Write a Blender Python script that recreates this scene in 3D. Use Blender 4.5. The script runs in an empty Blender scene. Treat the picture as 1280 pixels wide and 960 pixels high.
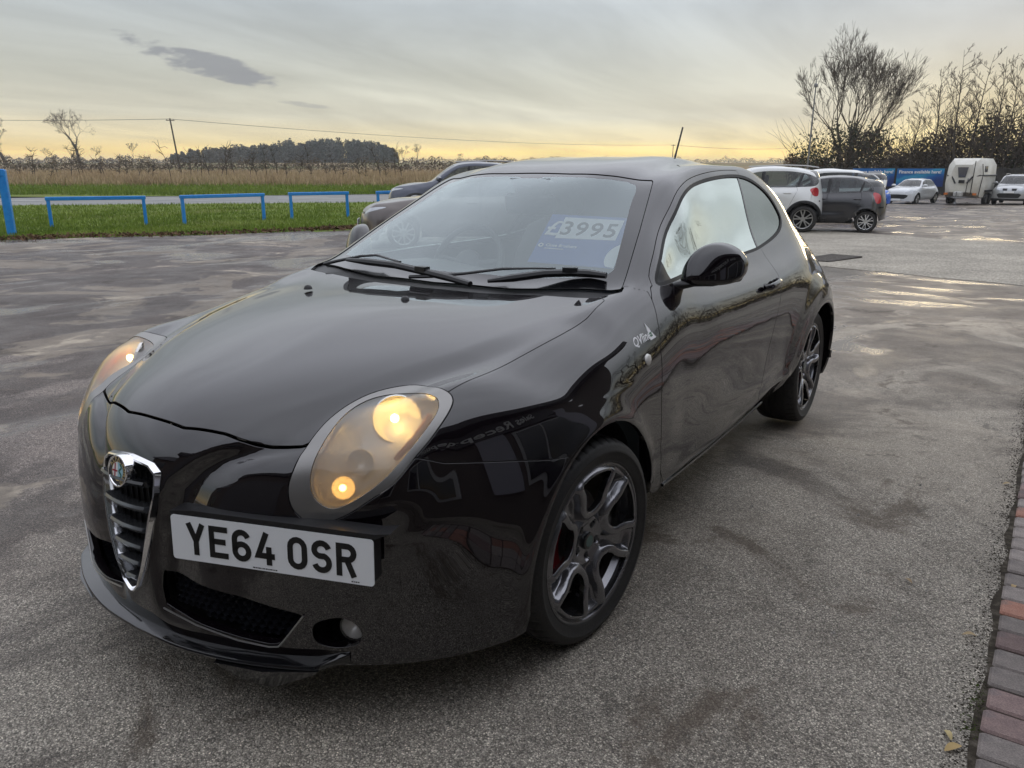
import bpy, math, random
import numpy as np
from mathutils import Vector, Matrix
random.seed(7); RNG=np.random.default_rng(7)
scene=bpy.context.scene
COL=scene.collection
# ---------------------------------------------------------------- camera
cam_data=bpy.data.cameras.new('camera'); cam=bpy.data.objects.new('camera',cam_data); COL.objects.link(cam)
CAM=np.array([1.7908,-1.8577,1.3603]); YAW,PITCH=-0.5847,0.2699
FWD=np.array([math.sin(YAW)*math.cos(PITCH),math.cos(YAW)*math.cos(PITCH),-math.sin(PITCH)])
cam.location=CAM; cam.rotation_euler=Vector(FWD).to_track_quat('-Z','Y').to_euler()
cam_data.sensor_fit='HORIZONTAL'; cam_data.sensor_width=36; cam_data.lens=976.34/1280*36
cam_data.clip_start=.05; cam_data.clip_end=6000
scene.camera=cam
# ---------------------------------------------------------------- world: bright overcast with a yellow strip along the horizon
SUN_DIR=np.array([-0.055,.99,.040]); SUN_DIR/=np.linalg.norm(SUN_DIR)
SUN_EL=math.asin(SUN_DIR[2]); SUN_AZ=math.atan2(SUN_DIR[0],SUN_DIR[1])
world=bpy.data.worlds.new('World'); scene.world=world; world.use_nodes=True
wt=world.node_tree; wt.nodes.clear()
class NT:
    """small helper for writing node trees"""
    def __init__(s,t): s.t=t
    def n(s,typ,**kw):
        nd=s.t.nodes.new(typ)
        for k,v in kw.items():
            if k.startswith('i_'):
                key=k[2:]
                nd.inputs[int(key) if key.isdigit() else key.replace('_',' ')].default_value=v
            else: setattr(nd,k,v)
        return nd
    def l(s,a,b): s.t.links.new(a,b)
    def _in(s,sock,v):
        if hasattr(v,'is_output'): s.l(v,sock)
        else: sock.default_value=v
    def math(s,op,a,b=0.,c=0.,clamp=False):
        nd=s.t.nodes.new('ShaderNodeMath'); nd.operation=op; nd.use_clamp=clamp
        for i,v in enumerate((a,b,c)): s._in(nd.inputs[i],v)
        return nd.outputs[0]
    def mix(s,f,a,b,typ='MIX'):
        nd=s.t.nodes.new('ShaderNodeMix'); nd.data_type='RGBA'; nd.blend_type=typ
        s._in(nd.inputs['Factor'],f)
        for k,v in ((6,a),(7,b)):
            if isinstance(v,tuple) and len(v)==3: v=v+(1,)
            s._in(nd.inputs[k],v)
        return nd.outputs[2]
    def ramp(s,f,stops,interp='LINEAR'):
        nd=s.t.nodes.new('ShaderNodeValToRGB'); cr=nd.color_ramp; cr.interpolation=interp
        while len(cr.elements)<len(stops): cr.elements.new(.5)
        for e,(p,c) in zip(cr.elements,stops):
            e.position=p; e.color=c+(1,) if isinstance(c,tuple) else (c,c,c,1)
        s._in(nd.inputs[0],f); return nd.outputs[0]
    def noise(s,vec,scale,detail=4,rough=.55,dist=0.):
        nd=s.n('ShaderNodeTexNoise'); nd.inputs['Scale'].default_value=scale; nd.inputs['Detail'].default_value=detail
        nd.inputs['Roughness'].default_value=rough; nd.inputs['Distortion'].default_value=dist
        if vec is not None: s.l(vec,nd.inputs['Vector'])
        return nd.outputs[0]
    def voro(s,vec,scale,feature='F1',out='Distance',rnd=1.):
        nd=s.n('ShaderNodeTexVoronoi',feature=feature); nd.inputs['Scale'].default_value=scale
        if 'Randomness' in nd.inputs: nd.inputs['Randomness'].default_value=rnd
        if vec is not None: s.l(vec,nd.inputs['Vector'])
        return nd.outputs[out]
    def mapping(s,vec,loc=(0,0,0),rot=(0,0,0),scale=(1,1,1)):
        nd=s.n('ShaderNodeMapping'); nd.inputs['Location'].default_value=loc; nd.inputs['Rotation'].default_value=rot; nd.inputs['Scale'].default_value=scale
        s.l(vec,nd.inputs['Vector']); return nd.outputs[0]
def build_world():
    W=NT(wt)
    out=W.n('ShaderNodeOutputWorld'); bg=W.n('ShaderNodeBackground'); W.l(bg.outputs[0],out.inputs[0])
    sky=W.n('ShaderNodeTexSky',sky_type='NISHITA',sun_disc=False,sun_elevation=SUN_EL,sun_rotation=SUN_AZ,air_density=1.2,dust_density=2.5)
    tc=W.n('ShaderNodeTexCoord'); dirv=tc.outputs['Generated']
    sep=W.n('ShaderNodeSeparateXYZ'); W.l(dirv,sep.inputs[0]); x,y,z=sep.outputs
    zc=W.math('MAXIMUM',z,0.)
    el=W.math('POWER',zc,.5)                                  # finer steps near the horizon
    dot=W.n('ShaderNodeVectorMath',operation='DOT_PRODUCT'); W.l(dirv,dot.inputs[0]); h=Vector((SUN_DIR[0],SUN_DIR[1],0)).normalized(); dot.inputs[1].default_value=h
    az=W.math('MULTIPLY_ADD',dot.outputs['Value'],.5,.5,clamp=True)
    # cool side (away from the sun) and warm side of the same cloud deck
    cool=W.ramp(el,[(0.,(1.28,.78,.20)),(.12,(1.22,.80,.27)),(.18,(.98,.78,.43)),(.25,(.77,.72,.565)),(.32,(.66,.665,.59)),(.39,(.58,.615,.61)),(.46,(.53,.60,.655)),(.6,(.76,.80,.88)),(.8,(1.0,1.04,1.18)),(1.,(1.45,1.50,1.66))])
    warm=W.ramp(el,[(0.,(1.45,.98,.22)),(.13,(1.38,1.03,.30)),(.18,(.95,.82,.48)),(.24,(.73,.71,.575)),(.32,(.64,.65,.575)),(.42,(.57,.62,.645)),(.6,(1.05,1.10,1.18)),(.8,(1.62,1.67,1.84)),(1.,(1.48,1.53,1.69))])
    col=W.mix(W.math('SMOOTH_MIN',W.math('MULTIPLY',W.math('POWER',az,2.5),1.2),1.,.1),cool,warm)
    # glow where the sun sits behind the cloud
    d3=W.n('ShaderNodeVectorMath',operation='DOT_PRODUCT'); W.l(dirv,d3.inputs[0]); d3.inputs[1].default_value=Vector((SUN_DIR[0],SUN_DIR[1],.030)).normalized()
    g=W.math('POWER',W.math('MAXIMUM',d3.outputs['Value'],0.),200.)
    gl=W.math('MULTIPLY',g,W.math('POWER',W.math('SUBTRACT',1.,W.math('MULTIPLY',zc,6.5,clamp=True)),1.5))
    col=W.mix(W.math('MULTIPLY',gl,.60,clamp=True),col,(1.30,1.06,.34))
    # soft cloud structure, stretched along the horizon
    cv=W.n('ShaderNodeVectorMath',operation='DIVIDE'); W.l(dirv,cv.inputs[0])
    comb=W.n('ShaderNodeCombineXYZ'); zz=W.math('ADD',zc,.10)
    for i in range(3): W.l(zz,comb.inputs[i])
    W.l(comb.outputs[0],cv.inputs[1])
    m=W.mapping(cv.outputs[0],rot=(0,0,.9),scale=(1.,.38,1.))
    n1=W.noise(m,1.15,6,.55,.4)
    shade=W.ramp(n1,[(.30,.82),(.5,1.),(.66,1.17)])
    col=W.mix(1.,col,shade,'MULTIPLY')
    # thin bright streaks under the deck, low down
    m2=W.mapping(dirv,scale=(3.,3.,46.))
    st=W.ramp(W.noise(m2,1.5,5,.6),[(.42,0.),(.7,1.)])
    low=W.math('MULTIPLY',W.math('SUBTRACT',1.,W.math('MULTIPLY',zc,11.,clamp=True)),.22)
    col=W.mix(W.math('MULTIPLY',st,low),col,(.62,.53,.40))
    # one dark ragged cloud bank hanging under the deck
    def bank(az_deg,el_deg,wa,we,tilt,soft,amount,seed):
        nonlocal col
        c=Vector((math.sin(math.radians(az_deg))*math.cos(math.radians(el_deg)),math.cos(math.radians(az_deg))*math.cos(math.radians(el_deg)),math.sin(math.radians(el_deg))))
        r=Vector((math.cos(math.radians(az_deg)),-math.sin(math.radians(az_deg)),0)); u=r.cross(c)
        ct,s_=math.cos(tilt),math.sin(tilt); a=(r*ct+u*s_)/math.radians(wa); b=(u*ct-r*s_)/math.radians(we)
        def dt(v):
            nd=W.n('ShaderNodeVectorMath',operation='DOT_PRODUCT'); W.l(dirv,nd.inputs[0]); nd.inputs[1].default_value=v; return nd.outputs['Value']
        pa=W.math('SUBTRACT',dt(a),a.dot(c)); pb=W.math('SUBTRACT',dt(b),b.dot(c))
        rr=W.math('ADD',W.math('MULTIPLY',pa,pa),W.math('MULTIPLY',pb,pb))
        nz=W.noise(W.mapping(dirv,loc=(seed,0,0),rot=(0,0,math.radians(-az_deg)),scale=(9,9,34)),2.2,6,.62)
        v=W.math('SUBTRACT',W.math('ADD',W.math('SUBTRACT',1.,rr),W.math('MULTIPLY',W.math('SUBTRACT',nz,.5),3.4)),.05)
        front=W.math('GREATER_THAN',dt(c),.5)
        k=W.math('MULTIPLY',W.math('MULTIPLY',W.ramp(v,[(.0,0.),(soft,1.)],'EASE'),amount),front)
        col=W.mix(k,col,(.285,.30,.335))
    bank(-53.4,6.35,5.6,.80,-.25,.7,.80,3.)
    bank(-47.6,4.1,1.9,.2,-.1,.8,.35,9.)
    bank(-13.,13.8,12.,1.6,.12,1.,.22,21.)
    below=W.math('LESS_THAN',z,0.)
    col=W.mix(W.math('MULTIPLY',below,.55),col,(.10,.095,.085))
    skyc=W.mix(1.,sky.outputs[0],(.08,.08,.08),'MULTIPLY')
    fin=W.mix(.96,skyc,col)
    W.l(fin,bg.inputs['Color']); bg.inputs['Strength'].default_value=SKY_STRENGTH
SKY_STRENGTH=1.0
build_world()
sun_data=bpy.data.lights.new('sun','SUN'); sun=bpy.data.objects.new('sun',sun_data); COL.objects.link(sun)
sun_data.energy=.5; sun_data.angle=math.radians(11); sun_data.color=(1.,.80,.50)
sun.rotation_euler=Vector(-SUN_DIR).to_track_quat('-Z','Y').to_euler()
# ---------------------------------------------------------------- exposure
scene.view_settings.view_transform='Standard'; scene.view_settings.look='None'; scene.view_settings.exposure=0.; scene.view_settings.gamma=1.
scene.cycles.max_bounces=10; scene.cycles.transparent_max_bounces=24; scene.cycles.glossy_bounces=5; scene.cycles.caustics_reflective=False; scene.cycles.caustics_refractive=False
scene.cycles.sample_clamp_indirect=6.
# ---------------------------------------------------------------- helpers
def tag(o,label=None,cat=None,group=None,kind=None):
    if label:o['label']=label
    if cat:o['category']=cat
    if group:o['group']=group
    if kind:o['kind']=kind
    return o
def thing(name,loc,label,cat,rz=0.,group=None):
    o=bpy.data.objects.new(name,None); COL.objects.link(o); o.location=loc; o.rotation_euler=(0,0,rz); o.empty_display_size=.2
    return tag(o,label,cat,group)
def link(name,me,mat=None,parent=None,loc=None,rot=None):
    o=bpy.data.objects.new(name,me); COL.objects.link(o)
    if mat is not None:
        for m in (mat if isinstance(mat,(list,tuple)) else [mat]): me.materials.append(m)
    if parent is not None: o.parent=parent
    if loc is not None:o.location=loc
    if rot is not None:o.rotation_euler=rot
    return o
def mesh_np(name,V,F,N=None,smooth=True):
    me=bpy.data.meshes.new(name); V=np.asarray(V,float); 
    if isinstance(F,np.ndarray):
        k=F.shape[1]; n=len(F)
        me.vertices.add(len(V)); me.vertices.foreach_set('co',V[:,:3].ravel().astype(np.float32))
        me.loops.add(n*k); me.loops.foreach_set('vertex_index',F.ravel().astype(np.int32))
        me.polygons.add(n); me.polygons.foreach_set('loop_start',np.arange(0,n*k,k,dtype=np.int32))
        me.update(calc_edges=True)
    else:
        me.from_pydata([tuple(v[:3]) for v in V],[],[tuple(f) for f in F]); me.update()
    if smooth: me.polygons.foreach_set('use_smooth',np.ones(len(me.polygons),bool))
    if N is not None:
        me.normals_split_custom_set_from_vertices([tuple(n) for n in np.asarray(N)])
    return me
class MB:
    """collects simple solids into one mesh"""
    def __init__(s): s.v=[];s.f=[]
    def add(s,v,f):
        b=len(s.v); s.v+=[tuple(p) for p in v]; s.f+=[tuple(i+b for i in q) for q in f]; return s
    def box(s,c,size,rz=0.,M=None):
        hx,hy,hz=[q/2 for q in size]; P=[Vector((a*hx,b*hy,d*hz)) for d in(-1,1) for a,b in((-1,-1),(1,-1),(1,1),(-1,1))]
        R=Matrix.Rotation(rz,3,'Z') if M is None else M
        return s.add([tuple(R@p+Vector(c)) for p in P],[(3,2,1,0),(4,5,6,7),(0,1,5,4),(1,2,6,5),(2,3,7,6),(3,0,4,7)])
    def rbox(s,c,size,r=.01,M=None):
        """box with chamfered vertical and horizontal edges"""
        hx,hy,hz=[q/2 for q in size]; r=min(r,hx*.9,hy*.9,hz*.9)
        def ring(z,i):
            X,Y=hx-i,hy-i
            return [(-X+r,-Y,z),(X-r,-Y,z),(X,-Y+r,z),(X,Y-r,z),(X-r,Y,z),(-X+r,Y,z),(-X,Y-r,z),(-X,-Y+r,z)]
        P=ring(-hz,r)+ring(-hz+r,0)+ring(hz-r,0)+ring(hz,r); F=[tuple(range(7,-1,-1)),tuple(range(24,32))]
        for k in range(3):
            for i in range(8): j=(i+1)%8; F.append((k*8+i,k*8+j,k*8+8+j,k*8+8+i))
        R=M if M is not None else Matrix.Identity(3)
        return s.add([tuple(R@Vector(p)+Vector(c)) for p in P],F)
    def tube(s,pts,r,n=8,cap=True,flat=1.,up=None):
        pts=[Vector(p) for p in pts]; m=len(pts); rs=r if isinstance(r,(list,tuple)) else [r]*m
        prev=None; V=[]
        for i,p in enumerate(pts):
            t=(pts[min(i+1,m-1)]-pts[max(i-1,0)]).normalized()
            a=prev if prev is not None else (Vector(up) if up else (Vector((0,0,1)) if abs(t.z)<.9 else Vector((1,0,0))))
            b=t.cross(a).normalized(); a=b.cross(t).normalized(); prev=a
            for k in range(n):
                w=2*math.pi*k/n; V.append(tuple(p+rs[i]*(b*math.cos(w)+a*math.sin(w)*flat)))
        F=[(i*n+k,i*n+(k+1)%n,(i+1)*n+(k+1)%n,(i+1)*n+k) for i in range(m-1) for k in range(n)]
        if cap: F+=[tuple(range(n-1,-1,-1)),tuple(range((m-1)*n,m*n))]
        return s.add(V,F)
    def lathe(s,prof,c=(0,0,0),axis='Z',n=24,M=None,close=False):
        """prof: (radius, height) pairs"""
        V=[]
        for r,h in prof:
            for k in range(n):
                w=2*math.pi*k/n; p=Vector((r*math.cos(w),r*math.sin(w),h))
                if axis=='X':p=Vector((p.z,p.x,p.y))
                elif axis=='Y':p=Vector((p.y,p.z,p.x))
                if M is not None:p=M@p
                V.append(tuple(p+Vector(c)))
        m=len(prof); F=[(i*n+k,i*n+(k+1)%n,(i+1)*n+(k+1)%n,(i+1)*n+k) for i in range(m-1) for k in range(n)]
        if close:F+=[tuple(range(n-1,-1,-1)),tuple(range((m-1)*n,m*n))]
        return s.add(V,F)
    def prism(s,poly,z0,z1,M=None,c=(0,0,0)):
        n=len(poly); R=M if M is not None else Matrix.Identity(3)
        V=[tuple(R@Vector((a,b,z0))+Vector(c)) for a,b in poly]+[tuple(R@Vector((a,b,z1))+Vector(c)) for a,b in poly]
        return s.add(V,[tuple(range(n-1,-1,-1)),tuple(range(n,2*n))]+[(i,(i+1)%n,n+(i+1)%n,n+i) for i in range(n)])
    def build(s,name,mat,parent=None,smooth=False,loc=None,rot=None,angle=None):
        me=bpy.data.meshes.new(name); me.from_pydata(s.v,[],s.f); me.update()
        import bmesh
        bm=bmesh.new(); bm.from_mesh(me); bmesh.ops.recalc_face_normals(bm,faces=bm.faces); bm.to_mesh(me); bm.free()
        if smooth or angle:
            me.polygons.foreach_set('use_smooth',np.ones(len(me.polygons),bool))
            me.set_sharp_from_angle(angle=math.radians(angle or 40))
        return link(name,me,mat,parent,loc,rot)
def frame(xa,za):
    """3x3 matrix with columns x, y, z built from an x axis and an approximate z axis"""
    x=Vector(xa).normalized(); z=Vector(za); y=z.cross(x).normalized(); z=x.cross(y)
    return Matrix((x,y,z)).transposed()
MATS={}
def mat(name,base=(.5,.5,.5),rough=.5,metal=0.,spec=.5,coat=0.,emit=None,es=0.,fn=None,ior=1.45,trans=0.,alpha=1.,sheen=0.):
    if name in MATS:return MATS[name]
    m=bpy.data.materials.new(name); m.use_nodes=True; t=m.node_tree; b=t.nodes['Principled BSDF']
    b.inputs['Base Color'].default_value=base+(1,) ; b.inputs['Roughness'].default_value=rough; b.inputs['Metallic'].default_value=metal
    b.inputs['Specular IOR Level'].default_value=spec; b.inputs['Coat Weight'].default_value=coat; b.inputs['Coat Roughness'].default_value=.02
    b.inputs['IOR'].default_value=ior; b.inputs['Transmission Weight'].default_value=trans; b.inputs['Alpha'].default_value=alpha
    if emit: b.inputs['Emission Color'].default_value=emit+(1,); b.inputs['Emission Strength'].default_value=es
    if fn: fn(NT(t),b)
    MATS[name]=m; return m
def bump(T,b,height,strength=.3,dist=.01):
    nd=T.n('ShaderNodeBump'); nd.inputs['Strength'].default_value=strength; nd.inputs['Distance'].default_value=dist
    T.l(height,nd.inputs['Height']); T.l(nd.outputs[0],b.inputs['Normal']); return nd
def objco(T): return T.n('ShaderNodeTexCoord').outputs['Object']
def worldpos(T): return T.n('ShaderNodeNewGeometry').outputs['Position']
def glassmat(name,tint=(.75,.82,.80),ior=1.6,rough=0.,boost=1.,haze=0.,hazecol=(.5,.5,.5),gcol=(1,1,1),curve=None,milky=0.,blur=0.):
    """thin sheet glass: tinted see-through with Fresnel mirror"""
    if name in MATS:return MATS[name]
    m=bpy.data.materials.new(name); m.use_nodes=True; t=m.node_tree; t.nodes.clear(); T=NT(t)
    out=T.n('ShaderNodeOutputMaterial'); tr=T.n('ShaderNodeBsdfTransparent'); tr.inputs[0].default_value=tint+(1,)
    gl=T.n('ShaderNodeBsdfGlossy'); gl.inputs['Roughness'].default_value=rough; gl.inputs[0].default_value=gcol+(1,); fr=T.n('ShaderNodeFresnel'); fr.inputs[0].default_value=ior
    f=T.math('MULTIPLY',fr.outputs[0],boost,clamp=True)
    if curve:
        lw=T.n('ShaderNodeLayerWeight'); lw.inputs[0].default_value=.5; f=T.ramp(lw.outputs['Facing'],curve)
    a=tr.outputs[0]
    if blur:
        rf=T.n('ShaderNodeBsdfRefraction'); rf.inputs['IOR'].default_value=1.04; rf.inputs['Roughness'].default_value=blur; rf.inputs[0].default_value=tint+(1,); mb_=T.n('ShaderNodeMixShader'); mb_.inputs[0].default_value=.80; T.l(a,mb_.inputs[1]); T.l(rf.outputs[0],mb_.inputs[2]); a=mb_.outputs[0]
    if haze:
        df=T.n('ShaderNodeBsdfDiffuse'); df.inputs[0].default_value=hazecol+(1,); mx0=T.n('ShaderNodeMixShader'); mx0.inputs[0].default_value=haze
        
        hz=df.outputs[0]
        if milky:
            tl=T.n('ShaderNodeBsdfTranslucent'); tl.inputs[0].default_value=(.9,.88,.84,1); m1=T.n('ShaderNodeMixShader'); m1.inputs[0].default_value=milky; T.l(hz,m1.inputs[1]); T.l(tl.outputs[0],m1.inputs[2]); hz=m1.outputs[0]
        T.l(a,mx0.inputs[1]);T.l(hz,mx0.inputs[2]); a=mx0.outputs[0]
    mx=T.n('ShaderNodeMixShader'); T.l(f,mx.inputs[0]); T.l(a,mx.inputs[1]); T.l(gl.outputs[0],mx.inputs[2]); T.l(mx.outputs[0],out.inputs[0])
    MATS[name]=m; return m
# ---------------------------------------------------------------- cutting a triangle mesh along fields
def sd_poly3(P,L,closed):
    """3-D distance from points P (n,3) to polyline L"""
    A=L; B=np.roll(L,-1,0) if closed else L[1:]
    if not closed:A=L[:-1]
    best=np.full(len(P),1e9)
    for a,b in zip(A,B):
        ab=b-a; t=np.clip(((P-a)@ab)/max(ab@ab,1e-12),0,1); d=((P-a-t[:,None]*ab)**2).sum(1); best=np.minimum(best,d)
    return np.sqrt(best)
def in_poly(Q,L):
    x,y=Q[:,0],Q[:,1]; c=np.zeros(len(Q),bool); n=len(L)
    for i in range(n):
        x0,y0=L[i]; x1,y1=L[(i+1)%n]
        if y0==y1: continue
        k=((y0>y)!=(y1>y)); c^=k&(x<(x1-x0)*(y-y0)/(y1-y0)+x0)
    return c
def crom(P,n=8,closed=False):
    P=np.asarray(P,float)
    Q=np.vstack([P[-1],P,P[0],P[1]]) if closed else np.vstack([2*P[0]-P[1],P,2*P[-1]-P[-2]]); out=[]
    for i in range(1,len(Q)-2):
        a,b,c,d=Q[i-1:i+3]
        for t in np.arange(n)/n: out.append(.5*((2*b)+(-a+c)*t+(2*a-5*b+4*c-d)*t*t+(-a+3*b-3*c+d)*t**3))
    if not closed: out.append(P[-1])
    return np.array(out)
def split(V,F,f):
    """cut triangles where f changes sign; returns (V,F_negative,F_positive)"""
    f=np.where(np.abs(f)<2e-5,2e-5*np.where(f<0,-1,1),f); s=f>0; c=s[F].sum(1)
    neg=[F[c==0]];pos=[F[c==3]]; newV=[V]; nv=len(V)
    mixed=F[(c==1)|(c==2)]
    if len(mixed):
        cm=s[mixed].sum(1); lone_pos=cm==1
        want=np.where(lone_pos[:,None],s[mixed],~s[mixed]); k=want.argmax(1); r=np.arange(len(mixed))
        a,b,d=mixed[r,k],mixed[r,(k+1)%3],mixed[r,(k+2)%3]
        E=np.concatenate([np.sort(np.stack([a,b],1),1),np.sort(np.stack([a,d],1),1)])
        u,inv=np.unique(E,axis=0,return_inverse=True); inv=inv.ravel()
        t=f[u[:,0]]/(f[u[:,0]]-f[u[:,1]]); nvt=V[u[:,0]]*(1-t[:,None])+V[u[:,1]]*t[:,None]
        nvt[:,3:6]/=np.linalg.norm(nvt[:,3:6],axis=1,keepdims=True)+1e-12
        newV.append(nvt); p=nv+inv[:len(a)]; q=nv+inv[len(a):]
        t1=np.stack([a,p,q],1); t2=np.stack([p,b,d],1); t3=np.stack([p,d,q],1)
        pos+=[t1[lone_pos],t2[~lone_pos],t3[~lone_pos]]; neg+=[t1[~lone_pos],t2[lone_pos],t3[lone_pos]]
    return np.concatenate(newV),np.concatenate(neg),np.concatenate(pos)
def compact(V,F):
    u,inv=np.unique(F,return_inverse=True); return V[u],inv.reshape(F.shape)
def flanged(V,F,depth=.014,lip=.0012,seam=True):
    """rounds the free edges of a panel and turns them inwards"""
    V,F=compact(V,F); N=V[:,3:6]
    E=np.concatenate([F[:,[0,1]],F[:,[1,2]],F[:,[2,0]]]); key=np.sort(E,1); _,ix,ct=np.unique(key,axis=0,return_index=True,return_counts=True)
    B=E[ix[ct==1]]
    if seam: B=B[~((np.abs(V[B[:,0],0])<1e-5)&(np.abs(V[B[:,1],0])<1e-5))]
    if len(B)==0: return V[:,:3],F,N
    vb,inv=np.unique(B,return_inverse=True); Bi=inv.reshape(B.shape)
    e=V[B[:,1],:3]-V[B[:,0],:3]; e/=np.linalg.norm(e,axis=1,keepdims=True)+1e-12
    T=np.zeros((len(vb),3)); o=np.cross(e,N[B[:,0]])
    np.add.at(T,Bi[:,0],o);np.add.at(T,Bi[:,1],o); T/=np.linalg.norm(T,axis=1,keepdims=True)+1e-9
    n=N[vb]; p=V[vb,:3]; base=len(V); k=len(vb)
    if seam: T[np.abs(p[:,0])<1e-5,0]=0
    mid=(n+T); mid/=np.linalg.norm(mid,axis=1,keepdims=True)
    r0=p; r1=p+T*lip*.7-n*lip*.3; r2=p+T*lip-n*lip; r3=p+T*lip-n*depth
    VV=np.concatenate([V[:,:3],r0,r1,r2,r3]); NN=np.concatenate([N,n,mid,T,T]); FF=[F]
    for j in range(3):
        a=base+j*k+Bi[:,0];b=base+j*k+Bi[:,1];c=base+(j+1)*k+Bi[:,1];d=base+(j+1)*k+Bi[:,0]
        FF+=[np.stack([b,a,d],1),np.stack([b,d,c],1)]
    return VV,np.concatenate(FF),NN
# ---------------------------------------------------------------- materials of the cars
def _paint(T,b):
    p=worldpos(T); n=T.noise(p,900.,2,.5); 
    d=T.noise(p,3.5,5,.6); r=T.ramp(d,[(.35,.008),(.75,.03)]); T.l(r,b.inputs['Coat Roughness'])
black_paint=mat('black_paint',(.0042,.0028,.0040),.30,0.,.02,1.,fn=_paint); black_paint.node_tree.nodes['Principled BSDF'].inputs['Coat IOR'].default_value=1.74
black_gloss=mat('black_gloss',(.006,.006,.007),.12,0.,.5,.6)
trim_black=mat('trim_black',(.012,.012,.013),.42)
rubber=mat('rubber',(.011,.011,.011),.62)
dark=mat('dark_cavity',(.006,.006,.006),.8)
def _tyre(T,b):
    p=objco(T); n=T.noise(p,160.,4,.6); c=T.ramp(n,[(.3,(.012,.012,.012)),(.75,(.030,.028,.026))]); T.l(c,b.inputs['Base Color']); bump(T,b,n,.25,.002)
tyre_mat=mat('tyre_rubber',(.015,.015,.015),.6,fn=_tyre)
chrome=mat('chrome',(.78,.78,.79),.07,1.)
satin=mat('satin_silver',(.42,.415,.40),.32,.85); surround_mat=mat('lamp_surround',(.26,.253,.243),.30,.75)
slat_mat=mat('grille_slat_grey',(.16,.165,.175),.24,.8)
def _rim(T,b):
    n=T.noise(objco(T),14.,4,.5); T.l(T.ramp(n,[(.3,.16),(.7,.30)]),b.inputs['Roughness'])
rim_mat=mat('anthracite_alloy',(.20,.20,.212),.22,.9,coat=.5,fn=_rim)
disc_mat=mat('brake_disc_steel',(.22,.21,.20),.38,.9)
red_paint=mat('caliper_red',(.32,.012,.018),.35,coat=.4)
wscreen_glass=glassmat('windscreen_glass',(.80,.86,.85),1.85,0.,1.45,.045,(.60,.70,.72),(.90,.99,1.))
side_glass=glassmat('side_glass',(.62,.70,.67),1.5,0.,1.,gcol=(.93,1.,.97),curve=[(0.,.06),(.35,.10),(.50,.24),(.60,.58),(.68,.82),(1.,.97)])
privacy_glass=glassmat('rear_glass',(.10,.12,.11),1.8,0.,1.2)
lens_glass=glassmat('lens_glass',(.95,.95,.93),1.45,.02,.9,.36,(.66,.63,.59),milky=.62,blur=.55)
quarter_mat=glassmat('quarter_glass',(.30,.34,.33),1.5,0.,1.,gcol=(.90,.95,.92),curve=[(0.,.05),(.5,.18),(.75,.42),(1.,.62)])  # darker tint and weaker mirror stand in for dark tree reflections
interior_mat=mat('interior_plastic',(.055,.057,.060),.5)
fabric_mat=mat('seat_fabric',(.060,.062,.068),.85)
plate_white=mat('plate_white',(.80,.82,.83),.30)
plate_black=mat('plate_black',(.008,.008,.008),.4)
white_print=mat('white_print',(.80,.80,.80),.5)
amber=mat('amber_reflector',(.70,.16,.05),.2)
bulb_mat=mat('lit_bulb',(1.,.8,.5),.4,emit=(1.,.64,.20),es=42.)
bulb_dim=mat('lit_sidelight',(1.,.8,.5),.4,emit=(1.,.52,.12),es=13.)
bowl_mat=mat('reflector_bowl',(.80,.78,.74),.45,.4)
housing_mat=mat('lamp_housing',(.74,.72,.69),.5,.25)
def ground_z(x,y):
    """gentle lie of the land: level under the car, falling away across the yard, rising again over the fields"""
    fx,fy=math.sin(YAW),math.cos(YAW); dx=np.asarray(x,float)-CAM[0]; dy=np.asarray(y,float)-CAM[1]
    s=dx*fx+dy*fy; t=(dx*fy-dy*fx)/np.maximum(np.abs(s),8.)
    far=[110,160,300,800,3000]; fz=[.35,1.2,3.3,4.6,9.]
    S=np.r_[-50,0,3,7,11,15,20,25,32,40,50,60,75,90,far]
    R=np.r_[0,0,0,-.04,-.11,-.19,-.29,-.385,-.51,-.65,-.75,-.72,-.50,-.10,fz]
    L=np.r_[0,0,0,-.04,-.11,-.18,-.19,-.17,-.20,-.24,-.27,-.22,-.06,.10,fz]
    w=np.clip((t-.02)/.14,0,1); w=w*w*(3-2*w)
    return np.interp(s,S,R)*w+np.interp(s,S,L)*(1-w)
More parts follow.
